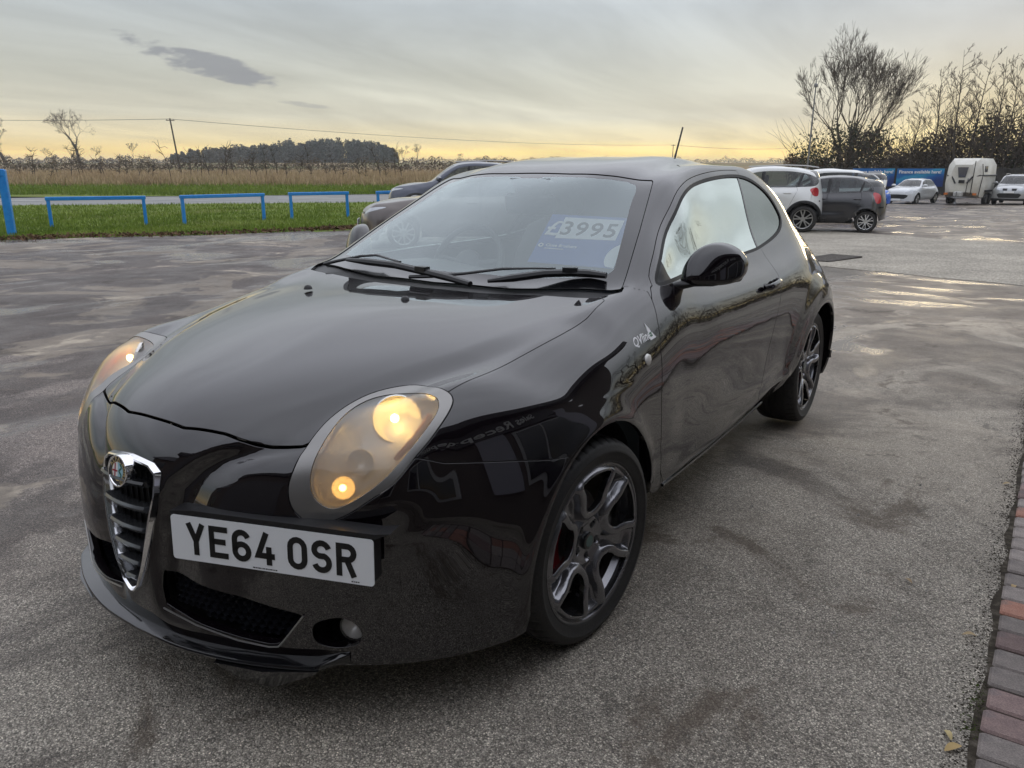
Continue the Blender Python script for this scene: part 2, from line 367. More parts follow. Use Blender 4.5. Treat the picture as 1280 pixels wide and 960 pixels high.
# ---------------------------------------------------------------- ground materials
def _asphalt(T,b):
    p=worldpos(T); 
    big=T.noise(p,.42,6,.6,.6); mid=T.noise(p,1.7,5,.6,.3); fine=T.noise(p,34.,4,.6); 
    v=T.n('ShaderNodeTexVoronoi'); v.inputs['Scale'].default_value=250.; T.l(p,v.inputs['Vector'])
    v2=T.n('ShaderNodeTexVoronoi'); v2.inputs['Scale'].default_value=560.; T.l(p,v2.inputs['Vector'])
    hs=T.n('ShaderNodeSeparateXYZ'); T.l(v.outputs['Color'],hs.inputs[0]); hs2=T.n('ShaderNodeSeparateXYZ'); T.l(v2.outputs['Color'],hs2.inputs[0])
    stone=T.ramp(hs.outputs[0],[(0.,(.10,.096,.090)),(.30,(.195,.187,.174)),(.60,(.285,.274,.253)),(.88,(.40,.387,.358)),(1.,(.66,.64,.59))])
    grit=T.ramp(hs2.outputs[0],[(0.,.78),(.5,1.),(1.,1.28)])
    gapm=T.ramp(v.outputs['Distance'],[(.35,1.),(.72,.55)])
    c=T.mix(1.,T.mix(1.,stone,grit,'MULTIPLY'),gapm,'MULTIPLY')
    # wet and worn areas, more of them further up the yard
    sep=T.n('ShaderNodeSeparateXYZ'); T.l(p,sep.inputs[0])
    far=T.math('MULTIPLY_ADD',T.math('ADD',T.math('MULTIPLY',sep.outputs[0],math.sin(YAW)),T.math('MULTIPLY',sep.outputs[1],math.cos(YAW))),1/6.,.05,clamp=True)
    left=T.math('MULTIPLY_ADD',sep.outputs[0],-.62,-.22,clamp=True)
    q=T.math('ADD',T.math('MULTIPLY',sep.outputs[0],.41),T.math('MULTIPLY',sep.outputs[1],.91)); qn=T.math('ADD',q,T.math('MULTIPLY',T.math('SUBTRACT',T.noise(p,.55,6,.65,.6),.5),3.2))
    band=T.math('MULTIPLY',T.ramp(T.math('MULTIPLY_ADD',qn,1.,-6.5,clamp=True),[(0.,0.),(.35,1.)]),T.ramp(T.math('MULTIPLY_ADD',q,1.,-9.7,clamp=True),[(0.,1.),(.5,0.)]))
    band=T.math('MULTIPLY',band,T.math('MULTIPLY_ADD',sep.outputs[0],.8,2.6,clamp=True))
    wetn=T.noise(T.mapping(p,rot=(0,0,.5),scale=(1.,.62,1.)),.62,7,.62,1.1)
    wet=T.ramp(T.math('ADD',wetn,T.math('MULTIPLY',T.math('MAXIMUM',left,T.math('MULTIPLY',far,.75)),.13)),[(.50,0.),(.57,1.)],'EASE')
    wet=T.math('MAXIMUM',wet,T.math('MULTIPLY',band,.95))
    worn=T.ramp(T.noise(T.mapping(p,loc=(4,2,0)),.55,7,.62,1.0),[(.505,0.),(.53,1.)])
    wornc=T.mix(T.noise(p,20.,5,.65),(.22,.20,.17),(.40,.37,.325))
    c=T.mix(left,c,T.mix(1.,c,(.66,.62,.655),'MULTIPLY'))
    dry=T.math('MULTIPLY',far,T.math('SUBTRACT',1.,left)); c=T.mix(T.math('MULTIPLY',dry,.75),c,wornc)
    c=T.mix(T.math('MULTIPLY',worn,T.math('MULTIPLY',T.math('MAXIMUM',left,far),.92)),c,wornc)
    tone=T.ramp(T.math('ADD',T.math('MULTIPLY',big,.6),T.math('MULTIPLY',T.noise(p,3.3,6,.66,.5),.4)),[(.34,(.58,.56,.54)),(.5,(1.,.99,.975)),(.66,(1.26,1.235,1.19))]); c=T.mix(1.,c,tone,'MULTIPLY')
    c=T.mix(T.math('MULTIPLY',T.ramp(T.noise(T.mapping(p,loc=(9,3,0)),1.7,7,.72,.6),[(.575,0.),(.64,1.)]),.66),c,(.062,.047,.035))
    c=T.mix(T.math('MULTIPLY',T.ramp(T.noise(T.mapping(p,loc=(2,8,0)),6.5,6,.7,.8),[(.60,0.),(.70,1.)]),.55),c,(.045,.042,.038))   # damp soil stains
    dark_=T.mix(1.,c,(.46,.44,.44),'MULTIPLY'); c=T.mix(wet,c,dark_)
    sh=T.mix(1.,c,(1.24,1.18,1.09),'MULTIPLY'); T.l(sh,b.inputs['Base Color'])
    pud=T.ramp(T.math('ADD',T.noise(T.mapping(p,loc=(1,7,0),scale=(1.,.7,1.)),.55,5,.55,.7),T.math('MULTIPLY',wet,.06)),[(.60,0.),(.66,1.)])
    stk=T.ramp(T.noise(T.mapping(p,rot=(0,0,.42),scale=(.75,1.7,1.)),1.1,5,.6,.5),[(.50,0.),(.60,1.)]); pud=T.math('MULTIPLY',T.math('MAXIMUM',T.math('MULTIPLY',pud,.9),T.math('MULTIPLY',stk,T.math('MULTIPLY',band,.85))),wet)
    r=T.mix(wet,T.ramp(fine,[(.3,.62),(.7,.85)]),T.ramp(mid,[(.35,.42),(.65,.68)])); r=T.mix(pud,r,(.17,.17,.17)); T.l(r,b.inputs['Roughness'])
    b.inputs['Specular IOR Level'].default_value=.38
    hgt=T.math('ADD',T.math('MULTIPLY',T.math('SUBTRACT',1.,v.outputs['Distance']),.7),T.math('ADD',T.math('MULTIPLY',fine,1.2),T.math('MULTIPLY',mid,2.)))
    hgt=T.math('MULTIPLY',hgt,T.math('SUBTRACT',1.,T.math('MULTIPLY',pud,.97)))
    bump(T,b,hgt,.9,.004)
asphalt=mat('yard_asphalt',(.1,.1,.1),.7,fn=_asphalt)
def _gravel(T,b):
    p=worldpos(T); v=T.n('ShaderNodeTexVoronoi'); v.inputs['Scale'].default_value=55.; T.l(p,v.inputs['Vector']); hs=T.n('ShaderNodeSeparateXYZ'); T.l(v.outputs['Color'],hs.inputs[0])
    c=T.ramp(hs.outputs[0],[(0.,(.15,.133,.105)),(.5,(.27,.245,.20)),(1.,(.46,.42,.35))]); n=T.noise(p,.8,6,.6)
    c=T.mix(1.,c,T.ramp(n,[(.3,.72),(.7,1.25)]),'MULTIPLY'); T.l(c,b.inputs['Base Color']); bump(T,b,T.noise(p,60.,4,.6),.4,.004)
gravel_mat=mat('worn_concrete',(.2,.18,.15),.85,fn=_gravel)
def _grass(T,b):
    p=worldpos(T); a=T.noise(p,.35,6,.65); f=T.noise(p,9.,5,.7)
    c=T.ramp(f,[(.3,(.075,.11,.016)),(.55,(.145,.20,.030)),(.75,(.22,.26,.06))]); c2=T.ramp(f,[(.3,(.10,.095,.03)),(.7,(.21,.19,.075))])
    T.l(T.mix(T.ramp(a,[(.48,0.),(.68,.75)]),c,c2),b.inputs['Base Color']); bump(T,b,f,.8,.05)
grass_mat=mat('verge_grass',(.06,.1,.02),.9,spec=.2,fn=_grass)
def _field(T,b):
    p=worldpos(T); s=T.n('ShaderNodeSeparateXYZ'); T.l(p,s.inputs[0]); a=T.noise(T.mapping(p,scale=(1,1,1)),.03,5,.6); f=T.noise(p,1.2,5,.7)
    c=T.ramp(f,[(.3,(.17,.125,.07)),(.7,(.30,.23,.135))]); g=T.ramp(f,[(.3,(.08,.095,.035)),(.7,(.14,.15,.06))])
    T.l(T.mix(T.ramp(a,[(.47,0.),(.6,1.)]),c,g),b.inputs['Base Color'])
field_mat=mat('winter_field',(.16,.13,.07),.95,spec=.1,fn=_field)
def _road(T,b):
    p=worldpos(T); n=T.noise(p,.5,6,.6); f=T.noise(p,25.,3,.6); c=T.mix(f,(.09,.09,.092),(.16,.16,.16)); T.l(T.mix(1.,c,T.ramp(n,[(.3,.75),(.7,1.2)]),'MULTIPLY'),b.inputs['Base Color']); T.l(T.ramp(n,[(.4,.35),(.7,.6)]),b.inputs['Roughness'])
road_mat=mat('road_tarmac',(.12,.12,.12),.5,fn=_road)
paint_white=mat('road_paint',(.62,.62,.60),.6)
soil_mat=mat('bank_soil',(.055,.042,.028),.95,spec=.1,fn=lambda T,b:T.l(T.ramp(T.noise(worldpos(T),3.,6,.7),[(.3,(.03,.03,.014)),(.7,(.10,.075,.045))]),b.inputs['Base Color']))
def leafmat(nm,a,b_,c,scale=.6):
    def fn(T,b):
        p=worldpos(T); n=T.noise(p,scale,5,.6); f=T.noise(p,scale*11,3,.6); cc=T.ramp(n,[(.32,a),(.52,b_),(.70,c)]); T.l(T.mix(1.,cc,T.ramp(f,[(.25,.55),(.75,1.35)]),'MULTIPLY'),b.inputs['Base Color'])
    return mat(nm,a,.9,spec=.15,fn=fn)
# ---------------------------------------------------------------- terrain sheets
def sheet(name,poly,step,dz,m,kind='structure',label=None,rag=0.,seed=1,hz=None):
    """a triangulated patch of ground inside a polygon, following the lie of the land"""
    P=np.array(poly,float); lo=P.min(0)-step;hi=P.max(0)+step
    xs=np.arange(lo[0],hi[0]+step,step); ys=np.arange(lo[1],hi[1]+step,step); X,Y=np.meshgrid(xs,ys,indexing='ij'); nx,ny=X.shape
    V=np.stack([X.ravel(),Y.ravel(),np.zeros(X.size)],1); idx=np.arange(X.size).reshape(nx,ny)
    a,b,c,d=idx[:-1,:-1].ravel(),idx[1:,:-1].ravel(),idx[1:,1:].ravel(),idx[:-1,1:].ravel(); F=np.concatenate([np.stack([a,b,c],1),np.stack([a,c,d],1)])
    dd=sd_poly3(V,np.c_[P,np.zeros(len(P))],True); f=np.where(in_poly(V[:,:2],P),-dd,dd)
    if rag: 
        q=V[:,:2]*1.; f=f+rag*(np.sin(q[:,0]*3.1+seed)*np.sin(q[:,1]*2.7+seed*2)+.6*np.sin(q[:,0]*7.3+q[:,1]*5.1+seed)+.4*np.sin(q[:,1]*13.1-q[:,0]*9.7))*.5
    V6=np.concatenate([V,np.tile([0,0,1.],(len(V),1))],1); V6,Fi,_=split(V6,F,f); V6,Fi=compact(V6,Fi)
    z=ground_z(V6[:,0],V6[:,1])+dz
    if hz is not None: z=z+hz(V6[:,0],V6[:,1])
    V6[:,2]=z; o=link(name,mesh_np(name,V6[:,:3],Fi),m); tag(o,kind=kind); 
    return o
# base terrain: fan of rings out to the horizon, grass near the yard, winter fields beyond
def terrain():
    rs=np.r_[np.linspace(0,90,61)[1:],np.geomspace(92,3000,50)]; n=220; th=np.linspace(0,2*np.pi,n,endpoint=False); V=[(CAM[0],CAM[1],-.08)]
    for r in rs:
        x=CAM[0]+r*np.cos(th); y=CAM[1]+r*np.sin(th); z=ground_z(x,y)-.07; V+=list(zip(x,y,z))
    F=[(0,1+k,1+(k+1)%n) for k in range(n)]+[t for i in range(len(rs)-1) for k in range(n) for t in ((1+i*n+k,1+(i+1)*n+k,1+(i+1)*n+(k+1)%n),(1+i*n+k,1+(i+1)*n+(k+1)%n,1+i*n+(k+1)%n))]
    tag(link('ground',mesh_np('ground',np.array(V),np.array(F))),kind='structure').data.materials.append(field_mat)
terrain()
YARD=[(-40,-32),(-24,-9),(-17.9,4.6),(-17.22,6.44),(-16.59,7.87),(-14.87,9.82),(-13.6,12.45),(-13.29,13.28),(-13.0,16),(-13.,30),(-17,66),(-13,72.5),(6,82),(45,90),(45,-40),(-40,-40)]
sheet('yard',YARD,.5,0.,asphalt,rag=.16)
GR=[(-3.2,12.6),(-.93,11.19),(.5,10.54),(1.75,9.99),(4.2,9.1),(9,7.6),(11,14.2),(1.59,18.63),(-.37,19.51),(-1.6,20.55),(-3.6,21.6),(-5.6,17.)]
sheet('concrete_strip',GR,.25,.005,gravel_mat,rag=.10,seed=3)
NEAR=[(-35.88,14.83),(-26.13,25.74)]; FARE=[(-47.41,20.01),(-35.38,34.92)]
def ext(a,b,t): return (a[0]+(b[0]-a[0])*t,a[1]+(b[1]-a[1])*t)
VERGE=[(-40,-32),(-24,-9),(-17.5,4.6),(-16.8,6.44),(-16.1,7.87),(-14.4,9.82),(-13.1,12.45),(-12.8,13.28),(-12.6,16),(-12.6,30),(-13,40)]+[ext(*NEAR,2.4),ext(*NEAR,1),ext(*NEAR,0),ext(*NEAR,-4.)]
sheet('verge',VERGE,.6,-.012,grass_mat,hz=lambda x,y:.02*np.sin(x*1.3)*np.sin(y*1.1))
sheet('road',[ext(*NEAR,-4.),ext(*NEAR,2.4),ext(*FARE,2.4),ext(*FARE,-4.)],1.2,-.02,road_mat)
for i in range(-14,22):
    t0=i*.42-.05; p0=ext(*NEAR,t0);p1=ext(*NEAR,t0+.16);q0=ext(*FARE,t0);q1=ext(*FARE,t0+.16)
    m0=((p0[0]+q0[0])/2,(p0[1]+q0[1])/2);m1=((p1[0]+q1[0])/2,(p1[1]+q1[1])/2); nx,ny=-(m1[1]-m0[1]),m1[0]-m0[0]; k=.10/math.hypot(nx,ny); nx*=k;ny*=k
    mb=MB(); mb.add([(x,y,float(ground_z(x,y))+.02) for x,y in ((m0[0]+nx,m0[1]+ny),(m1[0]+nx,m1[1]+ny),(m1[0]-nx,m1[1]-ny),(m0[0]-nx,m0[1]-ny))],[(0,1,2,3)])
    if i==-14: RD=bpy.data.objects['road']
    mb.build('centre_line_dash',paint_white,RD)
sheet('far_verge',[ext(*FARE,-4.),ext(*FARE,2.6),(-38,62),(-58,70),(-74,44),(-110,10),(-75,12)],1.5,-.005,grass_mat,hz=lambda x,y:.05*np.sin(x*.9)*np.sin(y*.7))
NET="""
0,-.875,.20 .16,-.865,.20 .32,-.825,.20 .46,-.765,.20 .58,-.69,.20 .68,-.61,.20 .75,-.53,.20 .80,-.465,.205 .83,-.42,.21 .842,-.39,.215 .846,-.375,.22
0,-.893,.32 .16,-.878,.32 .32,-.832,.32 .47,-.765,.32 .60,-.68,.32 .70,-.59,.32 .775,-.505,.32 .82,-.44,.32 .845,-.405,.315 .853,-.385,.31 .855,-.375,.31
0,-.893,.44 .16,-.878,.44 .32,-.835,.44 .48,-.762,.44 .61,-.672,.44 .715,-.575,.44 .785,-.485,.44 .83,-.415,.435 .852,-.38,.425 .859,-.365,.415 .861,-.358,.41
0,-.885,.56 .16,-.868,.56 .32,-.82,.56 .48,-.752,.56 .625,-.655,.56 .733,-.552,.56 .795,-.45,.555 .838,-.37,.545 .858,-.335,.53 .864,-.317,.52 .866,-.31,.515
0,-.858,.665 .16,-.838,.665 .32,-.785,.668 .47,-.722,.672 .618,-.625,.68 .728,-.508,.68 .795,-.395,.665 .84,-.31,.645 .86,-.26,.62 .866,-.237,.605 .868,-.23,.603
0,-.785,.757 .16,-.77,.754 .30,-.725,.748 .43,-.66,.752 .56,-.57,.785 .68,-.45,.80 .775,-.32,.77 .83,-.22,.725 .857,-.16,.685 .867,-.135,.665 .869,-.125,.661
0,-.56,.845 .16,-.55,.843 .31,-.515,.836 .45,-.455,.832 .58,-.37,.843 .69,-.27,.848 .785,-.16,.80 .835,-.085,.745 .860,-.05,.71 .868,-.035,.69 .87,-.03,.682
0,-.26,.912 .16,-.25,.91 .32,-.225,.902 .47,-.18,.893 .60,-.115,.888 .71,-.04,.88 .795,.03,.83 .842,.065,.76 .862,.08,.715 .868,.085,.685 .87,.085,.673
0,.05,.945 .17,.055,.943 .34,.075,.937 .49,.105,.93 .615,.14,.925 .725,.18,.915 .805,.205,.85 .845,.215,.77 .862,.218,.69 .867,.22,.63 .868,.22,.61
0,.28,.955 .18,.285,.955 .36,.305,.957 .525,.335,.962 .645,.37,.965 .73,.375,.95 .805,.37,.875 .845,.36,.78 .86,.345,.66 .866,.325,.535 .867,.315,.51
0,.40,.99 .20,.41,.992 .40,.44,.996 .585,.50,1.015 .70,.55,1.005 .755,.54,.965 .815,.52,.89 .848,.48,.77 .86,.43,.62 .862,.385,.44 .862,.372,.40
0,.58,1.10 .20,.595,1.10 .41,.645,1.108 .592,.735,1.13 .685,.79,1.095 .748,.77,.98 .818,.74,.89 .848,.68,.75 .856,.61,.55 .845,.56,.33 .80,.55,.26
0,.82,1.24 .19,.835,1.24 .385,.885,1.24 .545,.96,1.245 .645,1.01,1.19 .735,.99,.98 .818,.96,.885 .85,.93,.73 .852,.90,.52 .838,.88,.33 .79,.88,.255
0,1.04,1.343 .18,1.05,1.342 .36,1.08,1.335 .505,1.12,1.318 .612,1.17,1.265 .728,1.17,.985 .818,1.17,.88 .852,1.17,.72 .852,1.17,.51 .838,1.17,.33 .79,1.17,.255
0,1.28,1.392 .18,1.285,1.390 .355,1.30,1.378 .49,1.32,1.355 .585,1.35,1.295 .722,1.40,.985 .82,1.42,.875 .853,1.43,.71 .852,1.43,.5 .836,1.43,.33 .79,1.43,.255
0,1.56,1.41 .18,1.56,1.408 .35,1.57,1.398 .48,1.58,1.372 .57,1.60,1.315 .715,1.66,.99 .822,1.68,.875 .856,1.69,.71 .852,1.70,.5 .835,1.70,.33 .79,1.70,.26
0,1.88,1.408 .18,1.88,1.406 .345,1.88,1.395 .47,1.88,1.37 .562,1.89,1.318 .713,1.92,1.0 .825,1.92,.88 .862,1.93,.72 .856,1.93,.52 .838,1.93,.35 .80,1.95,.27
0,2.18,1.388 .18,2.18,1.386 .34,2.17,1.375 .465,2.16,1.362 .565,2.15,1.315 .712,2.16,1.015 .815,2.14,.90 .868,2.12,.75 .868,2.11,.56 .862,2.15,.45 .86,2.17,.42
0,2.42,1.366 .18,2.42,1.364 .335,2.40,1.355 .465,2.38,1.335 .580,2.36,1.275 .702,2.36,1.04 .80,2.34,.92 .87,2.31,.78 .882,2.30,.66 .882,2.30,.61 .881,2.30,.60
0,2.66,1.32 .18,2.66,1.318 .335,2.63,1.30 .475,2.59,1.275 .600,2.56,1.195 .695,2.54,1.04 .782,2.52,.92 .858,2.51,.79 .886,2.51,.715 .888,2.51,.68 .888,2.51,.668
0,2.88,1.26 .18,2.87,1.258 .34,2.84,1.23 .49,2.79,1.16 .615,2.74,1.07 .70,2.72,.99 .772,2.70,.90 .845,2.70,.785 .88,2.70,.69 .885,2.705,.63 .885,2.71,.607
0,3.00,1.08 .18,2.99,1.08 .35,2.96,1.06 .51,2.91,1.01 .64,2.86,.95 .725,2.83,.89 .80,2.81,.81 .85,2.80,.72 .872,2.80,.62 .88,2.81,.53 .88,2.815,.50
0,3.10,.88 .2,3.09,.88 .38,3.05,.86 .54,2.99,.83 .66,2.93,.78 .745,2.89,.72 .81,2.86,.64 .85,2.85,.55 .868,2.855,.45 .873,2.86,.38 .873,2.862,.36
0,3.17,.62 .2,3.16,.62 .39,3.12,.60 .56,3.05,.57 .68,2.97,.53 .76,2.92,.48 .815,2.885,.42 .848,2.87,.36 .862,2.87,.30 .866,2.87,.26 .866,2.87,.25
0,3.17,.36 .2,3.16,.36 .39,3.12,.35 .56,3.05,.33 .68,2.98,.31 .755,2.93,.28 .80,2.90,.25 .83,2.885,.22 .845,2.88,.20 .85,2.88,.19 .85,2.88,.19
"""
# ---------------------------------------------------------------- smooth panel surface of the black hatchback
def sstep(x): x=np.clip(x,0,1); return x*x*(3-2*x)
def bspl(t,n):
    m=n-3; x=np.clip(np.asarray(t)*m,0,m-1e-9); i=x.astype(int); f=x-i
    B=np.zeros((len(x),n)); r=np.arange(len(x))
    B[r,i]=(1-f)**3/6; B[r,i+1]=(3*f**3-6*f**2+4)/6; B[r,i+2]=(-3*f**3+3*f**2+3*f+1)/6; B[r,i+3]=f**3/6
    return B
def fit_net(P,lam=2e-3,nu=44,nv=33):
    full=np.concatenate([P[:,:0:-1]*np.array([-1,1,1]),P],1)
    du=np.linalg.norm(np.diff(P,axis=0),axis=2).mean(1); U=np.r_[0,np.cumsum(du)];U/=U[-1]
    dv=np.linalg.norm(np.diff(P,axis=1),axis=2).mean(0); V=np.r_[0,np.cumsum(dv)];V/=V[-1]
    VV=np.r_[-V[:0:-1],V]*.5+.5
    Bu=bspl(U,nu);Bv=bspl(VV,nv)
    Du,Dv=[np.diff(np.eye(n),3,axis=0) for n in (nu,nv)]
    A=np.kron(Bu.T@Bu,Bv.T@Bv)+lam*(np.kron(Du.T@Du,np.eye(nv))+np.kron(np.eye(nu),Dv.T@Dv)*.5)
    b=np.einsum('iu,jv,ijk->uvk',Bu,Bv,full).reshape(-1,3)
    return np.linalg.solve(A,b).reshape(nu,nv,3)
def base_net():
    P=np.array([[[float(c) for c in p.split(',')] for p in l.split()] for l in NET.strip().split('\n')])
    o=np.array([0,.308])
    for i in range(1,11):
        for j,k in ((8,.3),(9,.7),(10,1)):
            P[i,j,1:]=o+(P[i,j,1:]-o)*(1-.06*k)
    return P
def grid_surface(C,nu,nv):
    S=np.einsum('iu,jv,uvk->ijk',bspl(np.linspace(0,1,nu),C.shape[0]),bspl(np.linspace(.5,1,nv),C.shape[1]),C)
    S[:,0,0]=0
    return S
def grid_normals(S):
    n=np.cross(np.gradient(S,axis=0),np.gradient(S,axis=1))
    n[:,0,0]=0
    n/=np.linalg.norm(n,axis=2,keepdims=True)+1e-12
    return -n if (n[S.shape[0]//2,3,2]<0) else n
def sculpt(S,N):
    x,y,z=S[...,0],S[...,1],S[...,2]
    # raised bonnet centre running into the nose shield
    xh=np.interp(y,[-.80,-.75,-.63,-.45,-.2,.1,.3],[.27,.29,.37,.47,.575,.63,.675])
    xs=np.interp(z,[.25,.33,.45,.55,.63,.68,.72,.76],[.08,.09,.105,.122,.15,.20,.26,.29])
    k=sstep((z-.70)/.05); xc=xs*(1-k)+xh*k
    q=(xc-x)/(.034+.02*k)
    s=sstep(.5+.5*q)
    hood=(1-sstep((y-.12)/.16))
    amp=(.026*(1-k)+.010*k)*sstep((z-.24)/.08)
    d=-amp*(1-s)*np.exp(-np.clip(-q-1,0,None)**2/5.)*hood*(y<.45)
    # wheel arch lips
    side=sstep((x-.66)/.1)
    for yc in (0.,2.511):
        r=np.hypot(y-yc,z-.308); d=d+side*.007*np.exp(-((r-.372)/.03)**2)
    r=np.hypot(y-2.511,z-.30)
    d=d+side*.014*sstep((.545-r)/.10)*sstep((z-.2)/.1)
    # sculpted lower door and sill
    wy=sstep((y-.48)/.2)*sstep((2.16-y)/.2)*side
    zs=.325+.035*sstep((y-1.1)/.9)
    d=d+wy*(.013*np.exp(-((z-zs)/.026)**2)-.010*np.exp(-((z-.50)/.10)**2))
    # headlamp swell
    h=np.sqrt(((x-.57)/.16)**2+((y+.60)/.22)**2+((z-.70)/.17)**2)
    d=d+.012*sstep((1.1-h)/.6)
    return S+N*d[...,None]
NU,NV=400,150
def body_mesh():
    S=grid_surface(fit_net(base_net()),NU,NV)
    S=sculpt(S,grid_normals(S)); S[:,0,0]=0
    N=grid_normals(S)
    idx=np.arange(NU*NV).reshape(NU,NV)
    a,b,c,d=idx[:-1,:-1].ravel(),idx[1:,:-1].ravel(),idx[1:,1:].ravel(),idx[:-1,1:].ravel()
    F=np.concatenate([np.stack([a,b,c],1),np.stack([a,c,d],1)])
    V=np.concatenate([S.reshape(-1,3),N.reshape(-1,3)],1)
    t=V[F[:,0],:3]; g=np.cross(V[F[:,1],:3]-t,V[F[:,2],:3]-t)
    if (g*V[F[:,0],3:]).sum()<0: F=F[:,::-1].copy()
    return V,F
# ---------------------------------------------------------------- the black hatchback
SIDE=np.array([[0,1,0],[0,0,1.]]); TOP=np.array([[1,0,0],[0,1,0.]]); FRONT=np.array([[1,0,0],[0,0,1.]])
def oblique(n):
    n=np.array(n,float);n/=np.linalg.norm(n);a=np.cross([0,0,1],n);a/=np.linalg.norm(a);return np.array([a,np.cross(n,a)]),n
def snap(V,L,nrm=None,mn=.05):
    ok=V[:,3:6]@np.array(nrm)>mn if nrm is not None else np.ones(len(V),bool)
    C=V[ok]; out=[]
    for p in L:
        v=C[((C[:,:3]-p)**2).sum(1).argmin()]
        k=((p-v[:3])@v[3:6])
        if nrm is not None:
            dn=np.array(nrm,float); dn/=np.linalg.norm(dn); q=dn@v[3:6]
            if q>.35: out.append(p-dn*np.clip(k/q,-.12,.12)); continue
        out.append(p-k*v[3:6] if abs(k)<.12 else p)
    return np.array(out)
class Loop:
    def __init__(s,V,L,axes,nrm,mn=.05,smooth=0,sharp=None):
        L=np.array(L,float)
        if smooth: L=crom(L,smooth,True)
        else:
            o=[]
            for a,b in zip(L,np.roll(L,-1,0)):
                m=max(1,int(np.linalg.norm(b-a)/.04)); o+=[a+(b-a)*t for t in np.arange(m)/m]
            L=np.array(o)
        s.L=snap(V,L,nrm,mn); s.ax=axes; s.n=np.array(nrm,float); s.mn=mn; s.P=L@axes.T
        s.lo=s.L.min(0)-.06; s.hi=s.L.max(0)+.06
    def field(s,V):
        near=((V[:,:3]>s.lo)&(V[:,:3]<s.hi)).all(1); f=np.full(len(V),.06)
        k=np.where(near)[0]; d=sd_poly3(V[k,:3],s.L,True)
        ins=in_poly(V[k,:3]@s.ax.T,s.P)&(V[k,3:6]@s.n>s.mn)
        f[k]=np.where(ins,-d,d); return f
def cutout(part,loop,half=0.,offset=0.):
    """-> inside, outside (V,F) pairs with a gap of 2*half removed"""
    V,F=part; f=loop.field(V)-offset; hf=half if callable(half) else (lambda V:half)
    V1,Fi,Fo=split(V,F,f+hf(V)); ins=compact(V1,Fi) if len(Fi) else None
    if not callable(half) and half==0: return ins,compact(V1,Fo)
    V1,Fo=compact(V1,Fo); f=loop.field(V1)-offset
    V2,_,Fo=split(V1,Fo,f-hf(V1)); return ins,compact(V2,Fo)
def mirror(V,F,N): 
    m=np.array([-1,1,1.]); return V*m,F[:,::-1].copy(),N*m
def both(V,F,N):
    a,b,c=mirror(V,F,N); return np.concatenate([V,a]),np.concatenate([F,b+len(V)]),np.concatenate([N,c])
def panel_c(name,part,m,parent,depth=.014,lip=.0012):
    V,F,N=both(*flanged(*part,depth,lip)); return link(name,mesh_np(name,V,F,N),m,parent)
def panel_s(name,part,m,parent,depth=.014,lip=.0012):
    V,F,N=flanged(*part,depth,lip); a=link(name,mesh_np(name,V,F,N),m,parent)
    V,F,N=mirror(V,F,N); b=link(name,mesh_np(name,V,F,N),m,parent if not isinstance(parent,tuple) else parent[1]); return a,b
def shifted(part,d):
    V,F=part; V=V.copy(); V[:,:3]-=V[:,3:6]*d; return V,F
def ribbon(pts,w,closed=False):
    """flat mitred stroke -> (outer, inner) point lists"""
    P=[Vector(p) for p in pts]; n=len(P); A=[];B=[]
    for i,p in enumerate(P):
        a=P[i-1] if (i>0 or closed) else None; b=P[(i+1)%n] if (i<n-1 or closed) else None
        d0=(p-a).normalized() if a is not None else None; d1=(b-p).normalized() if b is not None else None
        if d0 is None:d0=d1
        if d1 is None:d1=d0
        t=(d0+d1).normalized(); nn=Vector((-t.y,t.x)); k=max(.35,nn.dot(Vector((-d0.y,d0.x))))
        A.append(p+nn*w/2/k);B.append(p-nn*w/2/k)
    return A,B
def arc(cx,cy,rx,ry,a0,a1,n=8): return [(cx+rx*math.cos(math.radians(a0+(a1-a0)*i/n)),cy+ry*math.sin(math.radians(a0+(a1-a0)*i/n))) for i in range(n+1)]
GLYPH={ # plate lettering, 50 x 79 cell, centre lines of a 14 wide stroke
 'Y':[([(6,79),(25,35),(25,0)],0),([(44,79),(25,35)],0)],
 'E':[([(50,72),(7,72),(7,7),(50,7)],0),([(7,41),(44,41)],0)],
 '6':[(arc(25,25,18,18,0,360,20)[:-1],1),([(7,25)]+[(7,50)]+arc(25,54,18,18,180,20,10),0)],
 '4':[([(50,22),(7,22),(30,79)],0),([(35,45),(35,0)],0)],
 'O':[(arc(25,54,18,18,0,180,8)+arc(25,25,18,18,180,360,8),1)],
 'S':[(arc(25,55,18,17,15,180,8)+[(7,53)]+arc(25,54,18,14,190,250,4)+arc(25,25,18,17,70,0,5)+arc(25,24,18,17,-10,-165,9),0)],
 'R':[([(7,0),(7,72),(28,72)]+arc(28,56,15,16,80,-80,8)+[(7,40)],0),([(26,40),(43,0)],0)]}
def glyph_mesh(ch,sc,th):
    mb=MB()
    for pts,cl in GLYPH[ch]:
        A,B=ribbon(pts,14,bool(cl)); n=len(A); V=[(p.x*sc,p.y*sc,th) for p in A]+[(p.x*sc,p.y*sc,th) for p in B]+[(p.x*sc,p.y*sc,0) for p in A]+[(p.x*sc,p.y*sc,0) for p in B]
        F=[]
        for i in range(n if cl else n-1):
            j=(i+1)%n; F+=[(i,n+i,n+j,j),(i,j,2*n+j,2*n+i),(n+i,3*n+i,3*n+j,n+j)]
        mb.add(V,F)
    return mb
def text_mesh(txt,size,extrude=.0004,shear=0.,bold=0.,align='LEFT'):
    cu=bpy.data.curves.new('lettering','FONT'); cu.body=txt; cu.size=size; cu.extrude=extrude; cu.shear=shear; cu.offset=bold; cu.align_x=align; cu.resolution_u=3
    o=bpy.data.objects.new('lettering',cu); COL.objects.link(o); dg=bpy.context.evaluated_depsgraph_get(); dg.update()
    me=bpy.data.meshes.new_from_object(o.evaluated_get(dg)); bpy.data.objects.remove(o); bpy.data.curves.remove(cu); return me
